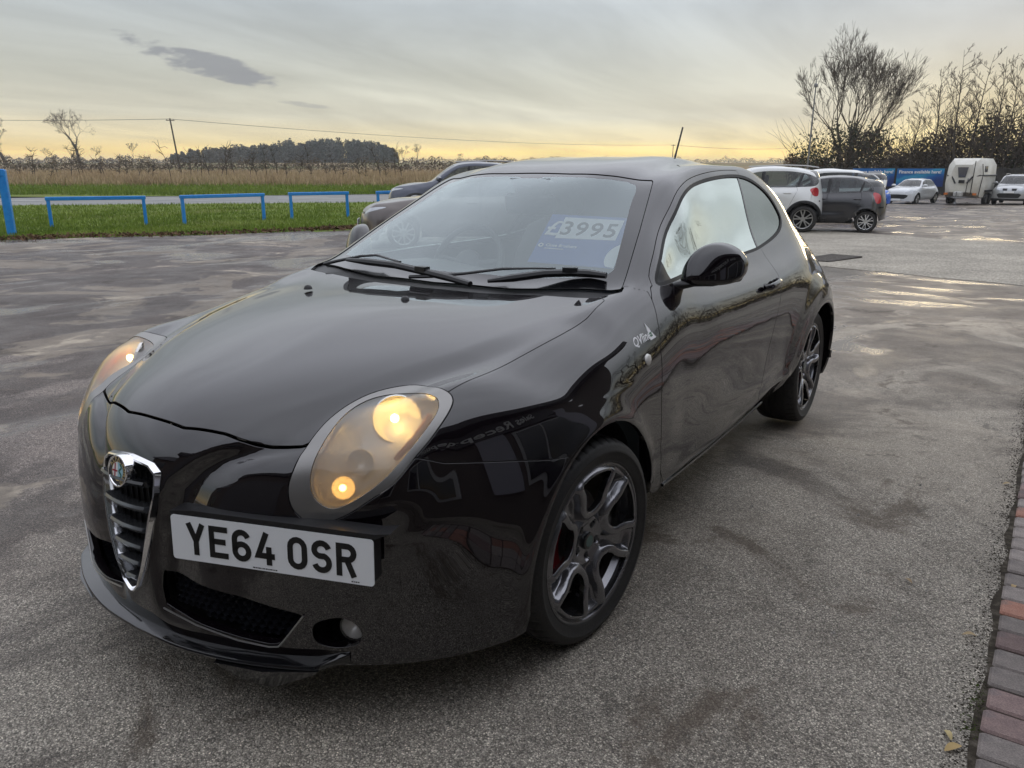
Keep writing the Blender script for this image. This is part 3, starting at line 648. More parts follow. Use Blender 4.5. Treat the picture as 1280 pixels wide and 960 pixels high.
def basis_at(origin,xa,za):
    """matrix: local x along xa, local z along za"""
    m=frame(xa,za).to_4x4(); m.translation=Vector(origin); return m
def place(o,m,parent=None):
    if parent is not None:o.parent=parent
    o.matrix_local=m; return o

HL_O=[[.5285,-.3969,.8285],[.6159,-.4116,.838],[.6622,-.4172,.8254],[.6784,-.4451,.8008],[.6805,-.5195,.752],[.6721,-.5717,.7169],[.6521,-.6208,.6679],[.6162,-.6613,.6325],[.5678,-.6994,.5932],[.5194,-.7277,.5738],[.4857,-.7459,.5782],[.4545,-.756,.6061],[.4386,-.75,.6459],[.437,-.7281,.6876],[.4313,-.6831,.7257],[.4274,-.6069,.7714],[.439,-.5328,.8011],[.4694,-.4637,.8203]]
HL_I=[[.5616,-.4422,.8235],[.6244,-.4473,.8287],[.6471,-.4513,.8193],[.6614,-.476,.798],[.6636,-.5351,.7611],[.6478,-.6029,.7061],[.6222,-.6445,.6654],[.585,-.6833,.6311],[.5437,-.712,.6099],[.5108,-.7263,.6229],[.4917,-.7283,.6467],[.4808,-.7175,.6819],[.4759,-.69,.7211],[.4672,-.6466,.7518],[.4556,-.5725,.7855],[.4655,-.5124,.8045],[.4997,-.4648,.8149]]
DLO=[[.733,.600,.985],[.690,.75,1.082],[.6401,.9607,1.184],[.6066,1.1596,1.272],[.571,1.452,1.3142],[.5534,1.8307,1.3314],[.5633,2.0908,1.3165],[.6018,2.2967,1.2455],[.6481,2.3881,1.1467],[.672,2.372,1.085],[.7016,2.229,1.0364],[.7161,1.9221,.9979],[.7192,1.6531,.9861],[.7311,1.0963,.982],[.735,.75,.975]]
def build_hatch():
    root=thing('hatchback_car',(0,0,0),'glossy black three-door hatchback with lit round headlamps parked in the foreground','car')
    V,F=body_mesh(); part=(V,F); V0=V
    # wheel arches
    for yc in (0.,2.511):
        V,F=part; R=.366 if yc==0 else .358
        f=np.hypot(V[:,1]-yc,V[:,2]-.308)-R; f[V[:,0]<.5]=.1
        V1,_,Fo=split(V,F,f); part=compact(V1,Fo)
    body=part
    # headlamps
    ax,n=oblique((.55,-.62,.55))
    lo=Loop(body[0],HL_O,ax,n,.1,5); li=Loop(body[0],HL_I,ax,n,.1,5)
    hl,body=cutout(body,lo,.0022)
    lens,sur=cutout(hl,li,.0012)
    # windscreen, cowl, bonnet (one half; mirrored later)
    WS=[[-.05,1.033,1.342],[0,1.034,1.342],[.16,1.037,1.338],[.31,1.052,1.332],[.45,1.085,1.323],[.495,1.10,1.318],[.506,1.085,1.313],[.53,1.01,1.27],[.60,.775,1.147],[.682,.475,.99],[.684,.458,.98],[.66,.435,.975],[.5,.385,.97],[.3,.350,.965],[0,.335,.96],[-.05,.335,.96]]
    lw=Loop(body[0],WS,TOP,(0,0,1),.12); ws,body=cutout(body,lw,.0022)
    CW=[[-.05,.262,.95],[0,.262,.95],[.2,.270,.952],[.4,.298,.957],[.55,.326,.962],[.655,.352,.965],[.70,.43,.975],[.69,.47,.98],[.5,.43,.985],[0,.40,.98],[-.05,.40,.98]]
    lc=Loop(body[0],CW,TOP,(0,0,1),.12); cowl,body=cutout(body,lc,.0018)
    HD=[[-.05,-.79,.753],[0,-.79,.753],[.1184,-.7871,.7462],[.2756,-.7461,.7338],[.4239,-.6811,.7276],[.50,-.60,.77],[.58,-.48,.82],[.62,-.43,.832],[.6482,-.4147,.8328],[.6594,-.2964,.8486],[.672,-.1235,.868],[.690,.0519,.8951],[.700,.20,.922],[.688,.335,.955],[.66,.36,.965],[.55,.33,.963],[.4,.302,.957],[.2,.275,.953],[0,.267,.951],[-.05,.267,.951]]
    lh=Loop(body[0],HD,TOP,(0,0,1),.08); hood,body=cutout(body,lh,lambda V:.0022+.0030*sstep((-.52-V[:,1])/.08))
    # side glass
    ld=Loop(body[0],DLO,SIDE,(1,0,0),.1,5); dlo,body=cutout(body,ld,0.)
    # door
    DR=[[.8,.56,.285],[.79,1.50,.285],[.80,1.575,.33],[.85,1.68,.513],[.857,1.74,.69],[.833,1.835,.861],[.78,1.868,.93],[.73,1.885,.985],[.72,1.6,.99],[.73,1.1,.985],[.735,.75,.978],[.735,.60,.985],[.75,.56,.978],[.773,.511,.944],[.813,.470,.883],[.8436,.4357,.793],[.8586,.4268,.637],[.8625,.432,.472],[.855,.46,.38]]
    ldr=Loop(body[0],DR,SIDE,(1,0,0),.05)
    class DoorField:
        def field(s,V): return np.minimum(ldr.field(V),np.maximum(ld.field(V)-.023,V[:,1]-(1.890+(V[:,2]-1.009)*.291)))
    door,body=cutout(body,DoorField(),.0023)
    # front wing
    FD=[[.55,-.64,.74],[.62,-.60,.715],[.68,-.5638,.714],[.7142,-.519,.695],[.763,-.443,.683],[.816,-.349,.668],[.852,-.256,.648],[.8647,-.200,.641],[.87,-.1,.5],[.86,.3,.22],[.80,.60,.20],[.80,.56,.25],[.855,.46,.38],[.8625,.432,.472],[.8586,.4268,.637],[.8436,.4357,.793],[.813,.47,.883],[.773,.511,.944],[.74,.525,.965],[.70,.490,.978],[.66,.42,1.02],[.60,.2,1.0],[.6,-.1,.95],[.6,-.45,.89],[.55,-.64,.82]]
    lf=Loop(body[0],FD,SIDE,(1,0,.2),.02); fen,body=cutout(body,lf,.0020)
    # rear glass and lamps
    RW=[[-.05,2.9,1.24],[.30,2.9,1.21],[.42,2.9,1.14],[.45,2.95,1.02],[.40,3.,.96],[-.05,3.,.97]]
    lr=Loop(body[0],RW,FRONT,(0,1,.3),.05); rw,body=cutout(body,lr,.003)
    axr,nr=oblique((.55,.8,.2)); RL=[[.62+.085*math.cos(t),2.90-.06*math.cos(t),.86+.085*math.sin(t)] for t in np.linspace(0,2*math.pi,16,endpoint=False)]
    lt=Loop(body[0],RL,axr,nr,.1,3); tl,body=cutout(body,lt,.002)
    # bumper openings
    VG=[[-.05,-.86,.676],[0,-.86,.676],[.085,-.86,.669],[.112,-.86,.652],[.114,-.87,.60],[.105,-.885,.55],[.085,-.89,.47],[.06,-.89,.40],[.032,-.89,.345],[.012,-.89,.322],[0,-.89,.318],[-.05,-.89,.318]]
    lg=Loop(body[0],VG,FRONT,(0,-1,0),.05); _,body=cutout(body,lg,0.)
    MG=[[.098,-.88,.395],[.088,-.88,.345],[.088,-.88,.298],[.105,-.878,.288],[.315,-.83,.2563],[.39,-.80,.249],[.415,-.79,.254],[.470,-.765,.328],[.470,-.765,.339],[.455,-.77,.344],[.3325,-.83,.3758]]
    lm=Loop(body[0],MG,FRONT,(0,-1,0),.05); _,body=cutout(body,lm,0.)
    FG=[[.497,-.75,.318],[.545,-.72,.332],[.578,-.70,.312],[.588,-.69,.275],[.572,-.70,.254],[.53,-.73,.248],[.495,-.75,.262],[.487,-.75,.29]]
    lfg=Loop(body[0],FG,FRONT,(0,-1,0),.05,4); _,body=cutout(body,lfg,0.)
    # bumper = what is left ahead of the front wheels
    V,F=body; yb=V[F,1].max(1)<.15; bump_=compact(V,F[yb]); shell=compact(V,F[~yb])
    panel_c('body_shell',shell,black_paint,root)
    panel_c('bonnet',hood,black_paint,root,.018,.0016)
    panel_c('front_bumper',bump_,black_paint,root,.022,.0016)
    panel_s('front_wing',fen,black_paint,root)
    doors=panel_s('door',door,black_paint,root)
    panel_c('scuttle_panel',shifted(cowl,.012),trim_black,root)
    # windscreen: clear middle, black printed border
    WI=[[-.05,.985,1.32],[0,.985,1.32],[.05,.985,1.32],[.06,1.0,1.32],[.30,1.018,1.315],[.42,1.045,1.31],[.455,1.035,1.30],[.475,1.0,1.28],[.50,.90,1.22],[.56,.72,1.13],[.615,.545,1.04],[.605,.505,1.02],[.5,.46,1.0],[.3,.425,.99],[0,.41,.985],[-.05,.41,.985]]
    lwi=Loop(ws[0],WI,TOP,(0,0,1),.05); clear,frit=cutout(ws,lwi,0.)
    w=link('windscreen',mesh_np('windscreen',*both(*flanged(*shifted(clear,.003),.001,.0))),wscreen_glass,root)
    V,F,N=both(*flanged(*shifted(frit,.003),.006,.0005)); link('screen_border',mesh_np('screen_border',V,F,N),black_gloss,w)
    # side glass in its black seal
    V,F=dlo; fd=ld.field(V)
    gl,seal=cutout(dlo,ld,0.,-.015)
    yb=lambda V:V[:,1]-(1.873+(V[:,2]-1.009)*.291)
    V,F=gl; V1,Fa,Fb=split(V,F,yb(V)+.009); fg=compact(V1,Fa); V2,F2=compact(V1,Fb)
    V1,Fa,Fb=split(V2,F2,yb(V2)-.009); post=compact(V1,Fa); qg=compact(V1,Fb)
    # small black triangle behind the mirror
    V,F=fg; V1,Fa,Fb=split(V,F,V[:,1]-(.735-(V[:,2]-.98)*.30)); tri=compact(V1,Fa); fg=compact(V1,Fb)
    for nm,p,m_,d in (('door_glass',fg,side_glass,.006),('window_seal',seal,rubber,.001),('mirror_triangle',tri,trim_black,.003)):
        V,F,N=flanged(*shifted(p,d),.004,.0004); link(nm,mesh_np(nm,V,F,N),m_,doors[0]); V,F,N=mirror(V,F,N); link(nm,mesh_np(nm,V,F,N),m_,doors[1])
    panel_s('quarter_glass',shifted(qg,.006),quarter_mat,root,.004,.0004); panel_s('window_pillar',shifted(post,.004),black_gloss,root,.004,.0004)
    panel_c('rear_window',shifted(rw,.003),privacy_glass,root,.004); panel_s('tail_lamp',tl,mat('tail_red',(.35,.01,.015),.12,coat=.5),root)
    # headlamps: satin surround, hazy lens, bowl with lit bulbs
    for sx in (1,-1):
        mm=np.array([sx,1,1.])
        def mk(name,V,F,N,m_,par):
            V=np.asarray(V)*mm; N=None if N is None else np.asarray(N)*mm
            if sx<0:F=np.asarray(F)[:,::-1].copy()
            return link(name,mesh_np(name,V,np.asarray(F),N),m_,par)
        V,F,N=flanged(*sur,.02,.001); H=mk('headlamp',V,F,N,surround_mat,root)
        V,F,N=flanged(*shifted(lens,.002),.012,.0008); mk('lens',V,F,N,lens_glass,H)
        # bowl: the lens pushed back into the wing, deepest in the middle
        Vl,Fl=lens; fl=li.field(Vl); dep=.010+.105*np.sqrt(np.clip(-fl/.065,0,1)); bx=np.array([-.30,.72,-.30])
        Vb=Vl[:,:3]+bx*dep[:,None]; me=mk('lamp_bowl',Vb,Fl,None,housing_mat,H)
        A=np.array(n); Mx=frame((A[1],-A[0],0),(.30,-.72,.30)); axis=Vector((.30,-.72,.30)).normalized()
        def dish(c,R,dp,nm,m_,bulb,br,off):
            mb=MB(); prof=[(R*q,-dp*(1-q*q)) for q in (.12,.3,.5,.7,.85,1.)]+[(R*1.03,.004),(R*1.10,-.004)]
            mb.lathe(prof,c,M=Mx,n=28); o=mb.build(nm,m_,None,True); 
            for v in o.data.vertices: v.co.x*=sx
            if sx<0:o.data.flip_normals()
            o.parent=H
            if bulb:
                q=Vector(c)+axis*off[2]; b_=MB(); b_.lathe([(.0005,br),(br*.7,br*.7),(br,0),(br*.7,-br*.7),(.0005,-br)],q,M=Mx,n=12); o2=b_.build('bulb',bulb,None,True)
                for v in o2.data.vertices: v.co.x*=sx
                o2.parent=H
        dish((.553,-.497,.768),.056,.036,'main_reflector',bowl_mat,bulb_mat,.010,(0,0,.016))
        dish((.528,-.662,.640),.026,.020,'side_reflector',bowl_mat,bulb_dim,.0085,(0,0,.006))
        dish((.537,-.612,.688),.030,.024,'beam_reflector',bowl_mat,None,0,(0,0,0))
        ib=MB(); ib.tube([(.628*sx,-.462,.782),(.640*sx,-.50,.764),(.636*sx,-.545,.735),(.622*sx,-.585,.705)],[.007,.010,.009,.006],8); ib.build('indicator_lens',amber,H,True)
    # chrome shield, slats and badge
    gr=[Vector((x,y,z)) for x,y,z in [(-.0,-.868,.672),(.083,-.868,.666),(.107,-.868,.648),(.109,-.878,.60),(.100,-.890,.55),(.080,-.899,.47),(.056,-.903,.40),(.029,-.905,.345),(.010,-.905,.326),(0,-.905,.322)]]
    loop=gr+[Vector((-p.x,p.y,p.z)) for p in gr[-2:0:-1]]
    V=[];n_=len(loop); cen=Vector((0,-.88,.56))
    for p in loop:
        d=(p-cen); d.y=0; d.normalize()
        V+=[p+d*.005+Vector((0,.012,0)),p+d*.003+Vector((0,-.004,0)),p-d*.001+Vector((0,-.006,0)),p-d*.005+Vector((0,.0,0)),p-d*.009+Vector((0,.055,0))]
    Fq=[(i*5+k,((i+1)%n_)*5+k,((i+1)%n_)*5+k+1,i*5+k+1) for i in range(n_) for k in range(4)]
    grille=link('shield_grille',mesh_np('shield_grille',[tuple(v) for v in V],Fq),chrome,root); grille.data.set_sharp_from_angle(angle=math.radians(50))
    mb=MB(); pl=[(p.x*.93,p.z) for p in loop]; mb.add([(a,-.848,b) for a,b in pl],[tuple(range(len(pl)))]); mb.build('grille_backing',dark,grille)
    hw=lambda z:np.interp(z,[.32,.345,.40,.47,.55,.60,.65],[.004,.022,.046,.070,.090,.098,.098])-.008
    for z in (.622,.555,.497,.446,.399,.356):
        w_=hw(z); mb=MB(); P=[]
        for k in range(9):
            x=-w_+2*w_*k/8; P.append((x,-.874-.018*(1-(x/.11)**2),z))
        prof=[(-.012,.010),(-.016,.004),(-.008,-.006),(.02,-.010),(.02,.006)]
        V=[(x,y+a,zz+b*(1.15 if z<.6 else 1.)) for x,y,zz in P for a,b in prof]; m5=5
        mb.add(V,[(i*m5+k,(i+1)*m5+k,(i+1)*m5+(k+1)%m5,i*m5+(k+1)%m5) for i in range(8) for k in range(m5)]+[(4,3,2,1,0),(40,41,42,43,44)])
        mb.build('grille_slat',slat_mat if z<.6 else black_gloss,grille,angle=35)
    mb=MB()
    for x in (-.075,-.05,-.025,0,.025,.05,.075): 
        zl=np.interp(abs(x),[0,.03,.06,.08],[.34,.37,.43,.50]); mb.box((x,-.856,(zl+.64)/2),(.003,.006,.64-zl))
    mb.build('grille_bars',trim_black,grille)
    Mb=basis_at((0,-.889,.643),(1,0,0),(0,-.985,.17)); R=.0405
    bd=MB(); bd.lathe([(R*.86,.012),(R*.90,.0145),(R*.97,.0145),(R,.011),(R,-.012)],n=40); badge=bd.build('badge',chrome,None,True); place(badge,Mb,root)
    navy=mat('badge_navy',(.008,.010,.022),.25,coat=.6); d=MB(); d.lathe([(R*.58,.0122),(R*.88,.0122)],n=40); place(d.build('badge_ring',navy,None),Matrix.Identity(4),badge)
    gold=mat('badge_gold',(.62,.50,.25),.3,.8)
    d=MB(); d.lathe([(R*.56,.0124),(R*.60,.0128),(R*.60,.0122)],n=32); place(d.build('badge_rim',gold,None),Matrix.Identity(4),badge)
    half=lambda s:[(0,-R*.56*s)]+[(s*R*.56*math.sin(t),-R*.56*s*math.cos(t)) for t in np.linspace(0,math.pi,14)[1:-1]]+[(0,R*.56*s)]
    for s_,m_ in ((-1,mat('badge_white',(.75,.75,.73),.3,coat=.5)),(1,mat('badge_sky',(.30,.52,.60),.3,coat=.5))):
        d=MB(); pts=half(s_); d.prism(pts if s_>0 else pts,.0115,.0125); place(d.build('badge_field',m_,None),Matrix.Identity(4),badge)
    d=MB(); d.box((-R*.27,0,.0128),(R*.10,R*.94,.0006)); d.box((-R*.27,0,.0129),(R*.50,R*.10,.0006)); place(d.build('badge_cross',mat('badge_red',(.35,.01,.03),.3),None),Matrix.Identity(4),badge)
    d=MB(); pts=[(R*(.27+.11*math.sin(t*1.35)),R*(.40-.105*t),.0131) for t in np.linspace(0,7.4,40)]; d.tube(pts,[R*.05]*34+[R*.04,R*.035,R*.03,R*.025,R*.02,R*.01],6,True,.3); d.tube([(R*.27,R*.40,.0131),(R*.22,R*.47,.0131),(R*.34,R*.46,.0131)],R*.04,6,True,.3); place(d.build('badge_serpent',mat('badge_green',(.01,.10,.06),.3),None,True),Matrix.Identity(4),badge)
    lt_=MB()
    letters='ALFAROMEO'
    for i,ch in enumerate(letters):
        a=math.radians([128,109,90.5,72,40,17,-7,-33,-57][i]) if i>3 else math.radians([150,128,106,84][i])
        me=text_mesh(ch,R*.34,.0002,bold=.0004,align='CENTER'); me.materials.append(gold); o=link('badge_letter',me); Rm=Matrix.Rotation(a-math.pi/2,4,'Z'); Rm.translation=Vector((R*.63*math.cos(a),R*.63*math.sin(a),.0126)); place(o,Rm,badge)
    # lower mesh grilles, fog lamps
    for sx in (1,-1):
        poly=[(.094,.395),(.086,.345),(.088,.294),(.315,.254),(.41,.250),(.472,.335),(.455,.346),(.3325,.378)]
        yf=lambda x:-.862+.62*max(0,x-.1)**1.6*.9
        mb=MB(); mb.add([(sx*x,yf(x)+.055,z) for x,z in poly],[tuple(range(len(poly)))]); lg_=mb.build('lower_grille',dark,root)
        mb=MB(); r_=.0125; arr=np.array(poly)
        for iz in range(-1,12):
            for ix in range(0,26):
                cx=.085+ix*r_*math.sqrt(3)+(r_*math.sqrt(3)/2 if iz%2 else 0); cz=.245+iz*r_*1.5*.9
                if not in_poly(np.array([[cx,cz]]),arr)[0]: continue
                H=[(cx+r_*math.sin(k*math.pi/3),cz+r_*.9*math.cos(k*math.pi/3)) for k in range(6)]; A=[];
                for rr,dy in ((.99,.03),(.84,.022),(.84,.05)):
                    A+=[(sx*(cx+(a-cx)*rr),yf(cx)+dy,cz+(b-cz)*rr) for a,b in H]
                mb.add(A,[(k,(k+1)%6,6+(k+1)%6,6+k) for k in range(6)]+[(6+k,6+(k+1)%6,12+(k+1)%6,12+k) for k in range(6)])
        tag(mb.build('mesh_cells',mat('mesh_plastic',(.014,.015,.019),.28),lg_),kind='stuff')
        mb=MB(); mb.tube([(sx*.092,-.884,.290),(sx*.2,-.868,.270),(sx*.315,-.836,.2515),(sx*.39,-.806,.2445),(sx*.412,-.796,.2475),(sx*.424,-.790,.262),(sx*.476,-.767,.338)],[.0022]*7,6); mb.build('silver_strip',satin,lg_,True)
        mb=MB(); c=(sx*.552,-.682,.289); ax_=frame((0.94,.34*sx,0),(sx*.34,-.94,.05))
        mb.lathe([(.001,.006),(.02,.005),(.029,.001),(.031,-.012)],c,M=ax_,n=24); fl_=mb.build('fog_lamp',glassmat('fog_glass',(.95,.95,.95),1.5,.02,.8,.12,(.7,.7,.7)),root,True)
        mb=MB(); mb.lathe([(.003,-.022),(.015,-.014),(.026,-.002),(.030,.0)],c,M=ax_,n=20); mb.build('fog_reflector',mat('fog_bowl',(.86,.85,.82),.3,.3),fl_,True)
        mb=MB(); mb.lathe([(.030,.002),(.034,.003),(.036,-.004),(.060,-.030),(.09,-.03)],c,M=ax_,n=24); mb.build('fog_bezel',black_gloss,fl_,True)
    # splitter lip and corner winglets
    base=crom([(0,-.878),(.16,-.868),(.32,-.828),(.46,-.768),(.56,-.705)],6)
    P=np.concatenate([base[::-1]*np.array([-1,1]),base[1:]]); V=[]
    prof=[(.03,.236),(.004,.224),(-.028,.2185),(-.0325,.2165),(-.0345,.212),(-.031,.204),(-.012,.192),(.03,.186)]
    for i,(x,y) in enumerate(P):
        e=min(1.,(1-abs(i-(len(P)-1)/2)/((len(P)-1)/2))*5+.15); nn=np.array([x*.9/.6*.9,-1.]);nn/=np.linalg.norm(nn)
        for a,z in prof: V.append((x-nn[0]*a*(e if a<0 else 1),y-nn[1]*a*(e if a<0 else 1),z+ (1-e)*.02))
    k=len(prof); Fq=[(i*k+j,(i+1)*k+j,(i+1)*k+j+1,i*k+j+1) for i in range(len(P)-1) for j in range(k-1)]
    lip=link('splitter_lip',mesh_np('splitter_lip',V,Fq),black_gloss,root); lip.data.set_sharp_from_angle(angle=math.radians(35))
    for sx in (1,-1):
        mb=MB(); A=[(.27,-.880,.198),(.40,-.842,.200),(.52,-.775,.206),(.50,-.765,.185),(.40,-.812,.138),(.33,-.845,.152)]; B=[(x*.98,y+.05,z+.01) for x,y,z in A]
        mb.add([(sx*x,y,z) for x,y,z in A+B],[(0,1,2,3,4,5),(11,10,9,8,7,6)]+[(i,(i+1)%6,6+(i+1)%6,6+i) for i in range(6)]); mb.build('lip_winglet',black_gloss,root,angle=30)
    mb=MB(); mb.add([(x*.97,y*.97,.20) for x,y in P]+[(.62,-.5,.20),(-.62,-.5,.20)],[tuple(range(len(P)+2))]); mb.build('undertray',dark,root)
    # number plate
    pa,pt=.3213,.0563; exv=Vector((math.cos(pa),math.sin(pa),0)); nv=Vector((math.sin(pa),-math.cos(pa),0)); zv=(nv*math.cos(pt)+Vector((0,0,math.sin(pt))))
    Mp=basis_at((.4304,-.8104,.5177),exv,zv); W2,H2=.26,.0555; r_=.008
    rc=[]
    for cx,cy,a0 in ((W2-r_,H2-r_,0),(-W2+r_,H2-r_,90),(-W2+r_,-H2+r_,180),(W2-r_,-H2+r_,270)): rc+=arc(cx,cy,r_,r_,a0,a0+90,4)
    mb=MB(); mb.prism(rc,-.003,0); plate=mb.build('number_plate',plate_white,None); place(plate,Mp,root)
    x=-.219
    for ch in 'YE64 OSR':
        if ch==' ': x+=.033-.011; continue
        o=glyph_mesh(ch,.001,.0006).build('plate_letter',plate_black,None); place(o,Matrix.Translation((x,-.0395,.0003)),plate); x+=.061
    for nm,x0,ws in (('dealer_line',-.045,(8,5,9,3,6,7,4,8,5,6)),('standard_mark',.205,(5,3,6,4))):
        mb=MB(); x=x0
        for w_ in ws: mb.box((x+w_*.0004,-.0500,.0004),(w_*.0008,.0026,.0003)); x+=w_*.0008+.0016
        place(tag(mb.build(nm,plate_black,None),kind='stuff'),Matrix.Identity(4),plate)
    mb=MB(); A=[(-.262,.057),(.262,.057),(.300,.074),(.262,.068),(-.20,.070),(-.262,.064)]; mb.prism(A,-.055,-.001); mb.prism([(-.255,-.05),(.255,-.05),(.255,.05),(-.255,.05)],-.05,-.0035); bk=mb.build('plate_bracket',trim_black,None); place(bk,Mp,root)
    # wiper arms
    def wiper(arm,blade,flat=.55):
        mb=MB(); mb.tube(arm,[.011,.011,.009,.008,.006,.006],8,True,.6); w=mb.build('wiper',trim_black,root,True)
        mb=MB(); mb.tube(blade,[.008]+[.017]*(len(blade)-2)+[.013],8,True,.8); mb.build('wiper_blade',trim_black,w,True)
        mb=MB(); mb.box((Vector(blade[len(blade)//2])+Vector((0,-.002,.008))),(.05,.03,.02),math.atan2(blade[-1][1]-blade[0][1],blade[-1][0]-blade[0][0])); mb.build('wiper_clip',trim_black,w)
    wiper([(-.60,.375,.985),(-.54,.395,1.000),(-.44,.425,1.022),(-.36,.43,1.030),(-.27,.405,1.022),(-.20,.385,1.018)],[(-.48,.385,1.008),(-.36,.37,1.010),(-.20,.355,1.009),(-.05,.335,.998),(.08,.315,.988),(.19,.30,.975)])
    wiper([(-.09,.31,.978),(0,.325,.985),(.12,.36,1.0),(.25,.41,1.02),(.36,.432,1.027),(.44,.45,1.030)],[(.24,.335,.985),(.32,.365,.998),(.42,.415,1.015),(.50,.45,1.020),(.56,.468,1.020),(.62,.478,1.016)])
    for x in (.098,-.36):
        mb=MB(); mb.lathe([(.002,.011),(.008,.010),(.013,.005),(.016,-.004)],(x,.066,.9455),n=12); mb.build('washer_jet',trim_black,root,True)
    # mirrors
    for sx in (1,-1):
        mb=MB(); secs=[]
        for cx,zc_,hz,hy in ((.762,.990,.018,.018),(.776,1.008,.046,.042),(.808,1.028,.068,.060),(.852,1.036,.076,.066),(.900,1.032,.070,.062),(.940,1.022,.050,.048),(.958,1.018,.016,.018)):
            ring=[]
            for k in range(20):
                a=2*math.pi*k/20; ca,sa=math.cos(a),math.sin(a); e=.62
                yy=abs(ca)**e*math.copysign(1,ca); zz=abs(sa)**e*math.copysign(1,sa)
                y=.80+.55*(cx-.775)+(yy*hy if yy<0 else yy*.030); ring.append((sx*cx,y+.42*zz*hz,zc_+zz*hz))
            secs+=ring
        V=secs; Fm=[(i*20+k,i*20+(k+1)%20,(i+1)*20+(k+1)%20,(i+1)*20+k) for i in range(6) for k in range(20)]+[tuple(range(20)),tuple(range(139,119,-1))]
        mb.add(V,Fm); mir=mb.build('door_mirror',black_paint,root,True)
        md=mir.modifiers.new('smooth','SUBSURF'); md.levels=2; md.render_levels=2
        mb=MB(); V=[];prof=[(sx*.70,.62,.945),(sx*.735,.68,.950),(sx*.77,.76,.962),(sx*.81,.80,.970),(sx*.87,.835,.972),(sx*.94,.885,.985)]
        rr=[(.03,.020),(.035,.020),(.036,.017),(.045,.014),(.058,.014),(.035,.012)]
        for (x_,y_,z_),(ry,rz_) in zip(prof,rr):
            V+=[(x_,y_+ry*math.cos(a),z_+rz_*math.sin(a)) for a in np.linspace(0,2*math.pi,12,endpoint=False)]
        mb.add(V,[(i*12+k,i*12+(k+1)%12,(i+1)*12+(k+1)%12,(i+1)*12+k) for i in range(5) for k in range(12)]+[tuple(range(12)),tuple(range(71,59,-1))]); mb.build('mirror_arm',trim_black,mir,True)
        mb=MB(); mb.add([(sx*(.860+.075*math.cos(a)),.885+.042*math.cos(a),1.030+.055*math.sin(a)) for a in np.linspace(0,2*math.pi,20,endpoint=False)],[tuple(range(20))]); mb.build('mirror_glass',chrome,mir)
    # door handles, indicator, script
    for sx,dr in ((1,doors[0]),(-1,doors[1])):
        mb=MB(); mb.tube([(sx*.838,1.575,.856),(sx*.858,1.595,.859),(sx*.865,1.65,.862),(sx*.862,1.72,.864),(sx*.852,1.765,.866),(sx*.832,1.785,.866)],[.010,.012,.013,.013,.012,.010],10,True,1.25); mb.build('door_handle',black_paint,dr,True)
        mb=MB(); mb.lathe([(.0345,.002),(.030,.001),(.004,.0005)],(sx*.8375,1.68,.853),axis='X',n=16); 
        V=[(sx*(.836),1.66+.045*math.cos(a),.852+.026*math.sin(a)) for a in np.linspace(0,2*math.pi,20,endpoint=False)]
        mb=MB(); mb.add(V,[tuple(range(20))]); mb.build('handle_cup',chrome if sx>0 else trim_black,dr)
        mb=MB(); mb.lathe([(.001,.008),(.012,.0075),(.018,.004),(.020,-.004)],(sx*.8425,.338,.786),axis='X',n=16,M=Matrix.Diagonal((1,1,.85)) if False else None)
        o=mb.build('side_repeater',mat('repeater_clear',(.72,.70,.66),.15,coat=.6),root,True)
        if sx<0:
            for v in o.data.vertices: v.co.x=2*(sx*.8425)-v.co.x
        j=((V0[:,:3]-np.array([.821,.34,.846]))**2).sum(1).argmin(); nn=Vector(V0[j,3:6]); q=basis_at(Vector((.8185,.284,.831))+nn*.0035,(.03,.995,.10),nn)
        if sx<0: q=basis_at(Vector((-.8185,.425,.845))+Vector((-nn.x,nn.y,nn.z))*.0035,(-.03,-.995,-.10),Vector((-nn.x,nn.y,nn.z)))
        me=text_mesh('QVline',.040,.0008,.25,.0006); me.materials.append(white_print); place(link('side_script',me),q,root)
        mb=MB(); mb.prism([(.104,-.006),(.142,-.006),(.114,.050)],0,.001); sc=mb.build('clover_triangle',white_print,None); place(sc,q,root)
        mb=MB(); 
        for k in range(4): mb.box((.119+.0055*math.cos(k*math.pi/2+.78),.010+.0055*math.sin(k*math.pi/2+.78),.0013),(.006,.006,.0006))
        place(mb.build('clover_leaf',mat('clover_green',(.02,.12,.05),.5),None),Matrix.Identity(4),sc)
    for sx in (1,-1):
        mb=MB(); mb.tube([(sx*.824,.56,.286),(sx*.826,1.0,.285),(sx*.826,1.43,.288),(sx*.828,1.72,.297)],.0055,8); mb.build('sill_highlight_tube',black_gloss,root,True)  # glossy tube added along the sill to catch a sky highlight
    # aerial
    mb=MB(); mb.tube([(0,2.50,1.365),(0,2.52,1.39),(0,2.555,1.45),(0,2.63,1.585)],[.012,.0085,.0055,.005],8); mb.build('roof_aerial',trim_black,root,True)
    # wheels
    for nm,x,y,rz in (('front',.851,0,-.0886),('front',-.851,0,math.pi-.0886),('rear',.851,2.511,0),('rear',-.851,2.511,math.pi)):
        wheel_set(root,Matrix.Translation((x,y,.308))@Matrix.Rotation(rz,4,'Z')@Matrix.Rotation({(1,0):.32,(-1,0):.1,(1,1):.9,(-1,1):.5}[(1 if x>0 else -1,0 if y<1 else 1)],4,'X'),y<1)
    # wheel housings and floor keep the inside dark
    for yc in (0.,2.511):
        for sx in (1,-1):
            mb=MB(); A=[]
            for x_ in (.50,.80):
                for a in np.linspace(-.05,math.pi+.05,25): A.append((sx*x_,yc+.372*math.cos(a),.308+.372*math.sin(a)))
            mb.add(A,[(i,i+1,25+i+1,25+i) for i in range(24)]); mb.add([(sx*.5,yc-.37,.2),(sx*.5,yc+.37,.2),(sx*.5,yc+.37,.68),(sx*.5,yc-.37,.68)],[(0,1,2,3)]); mb.build('wheel_housing',dark,root)
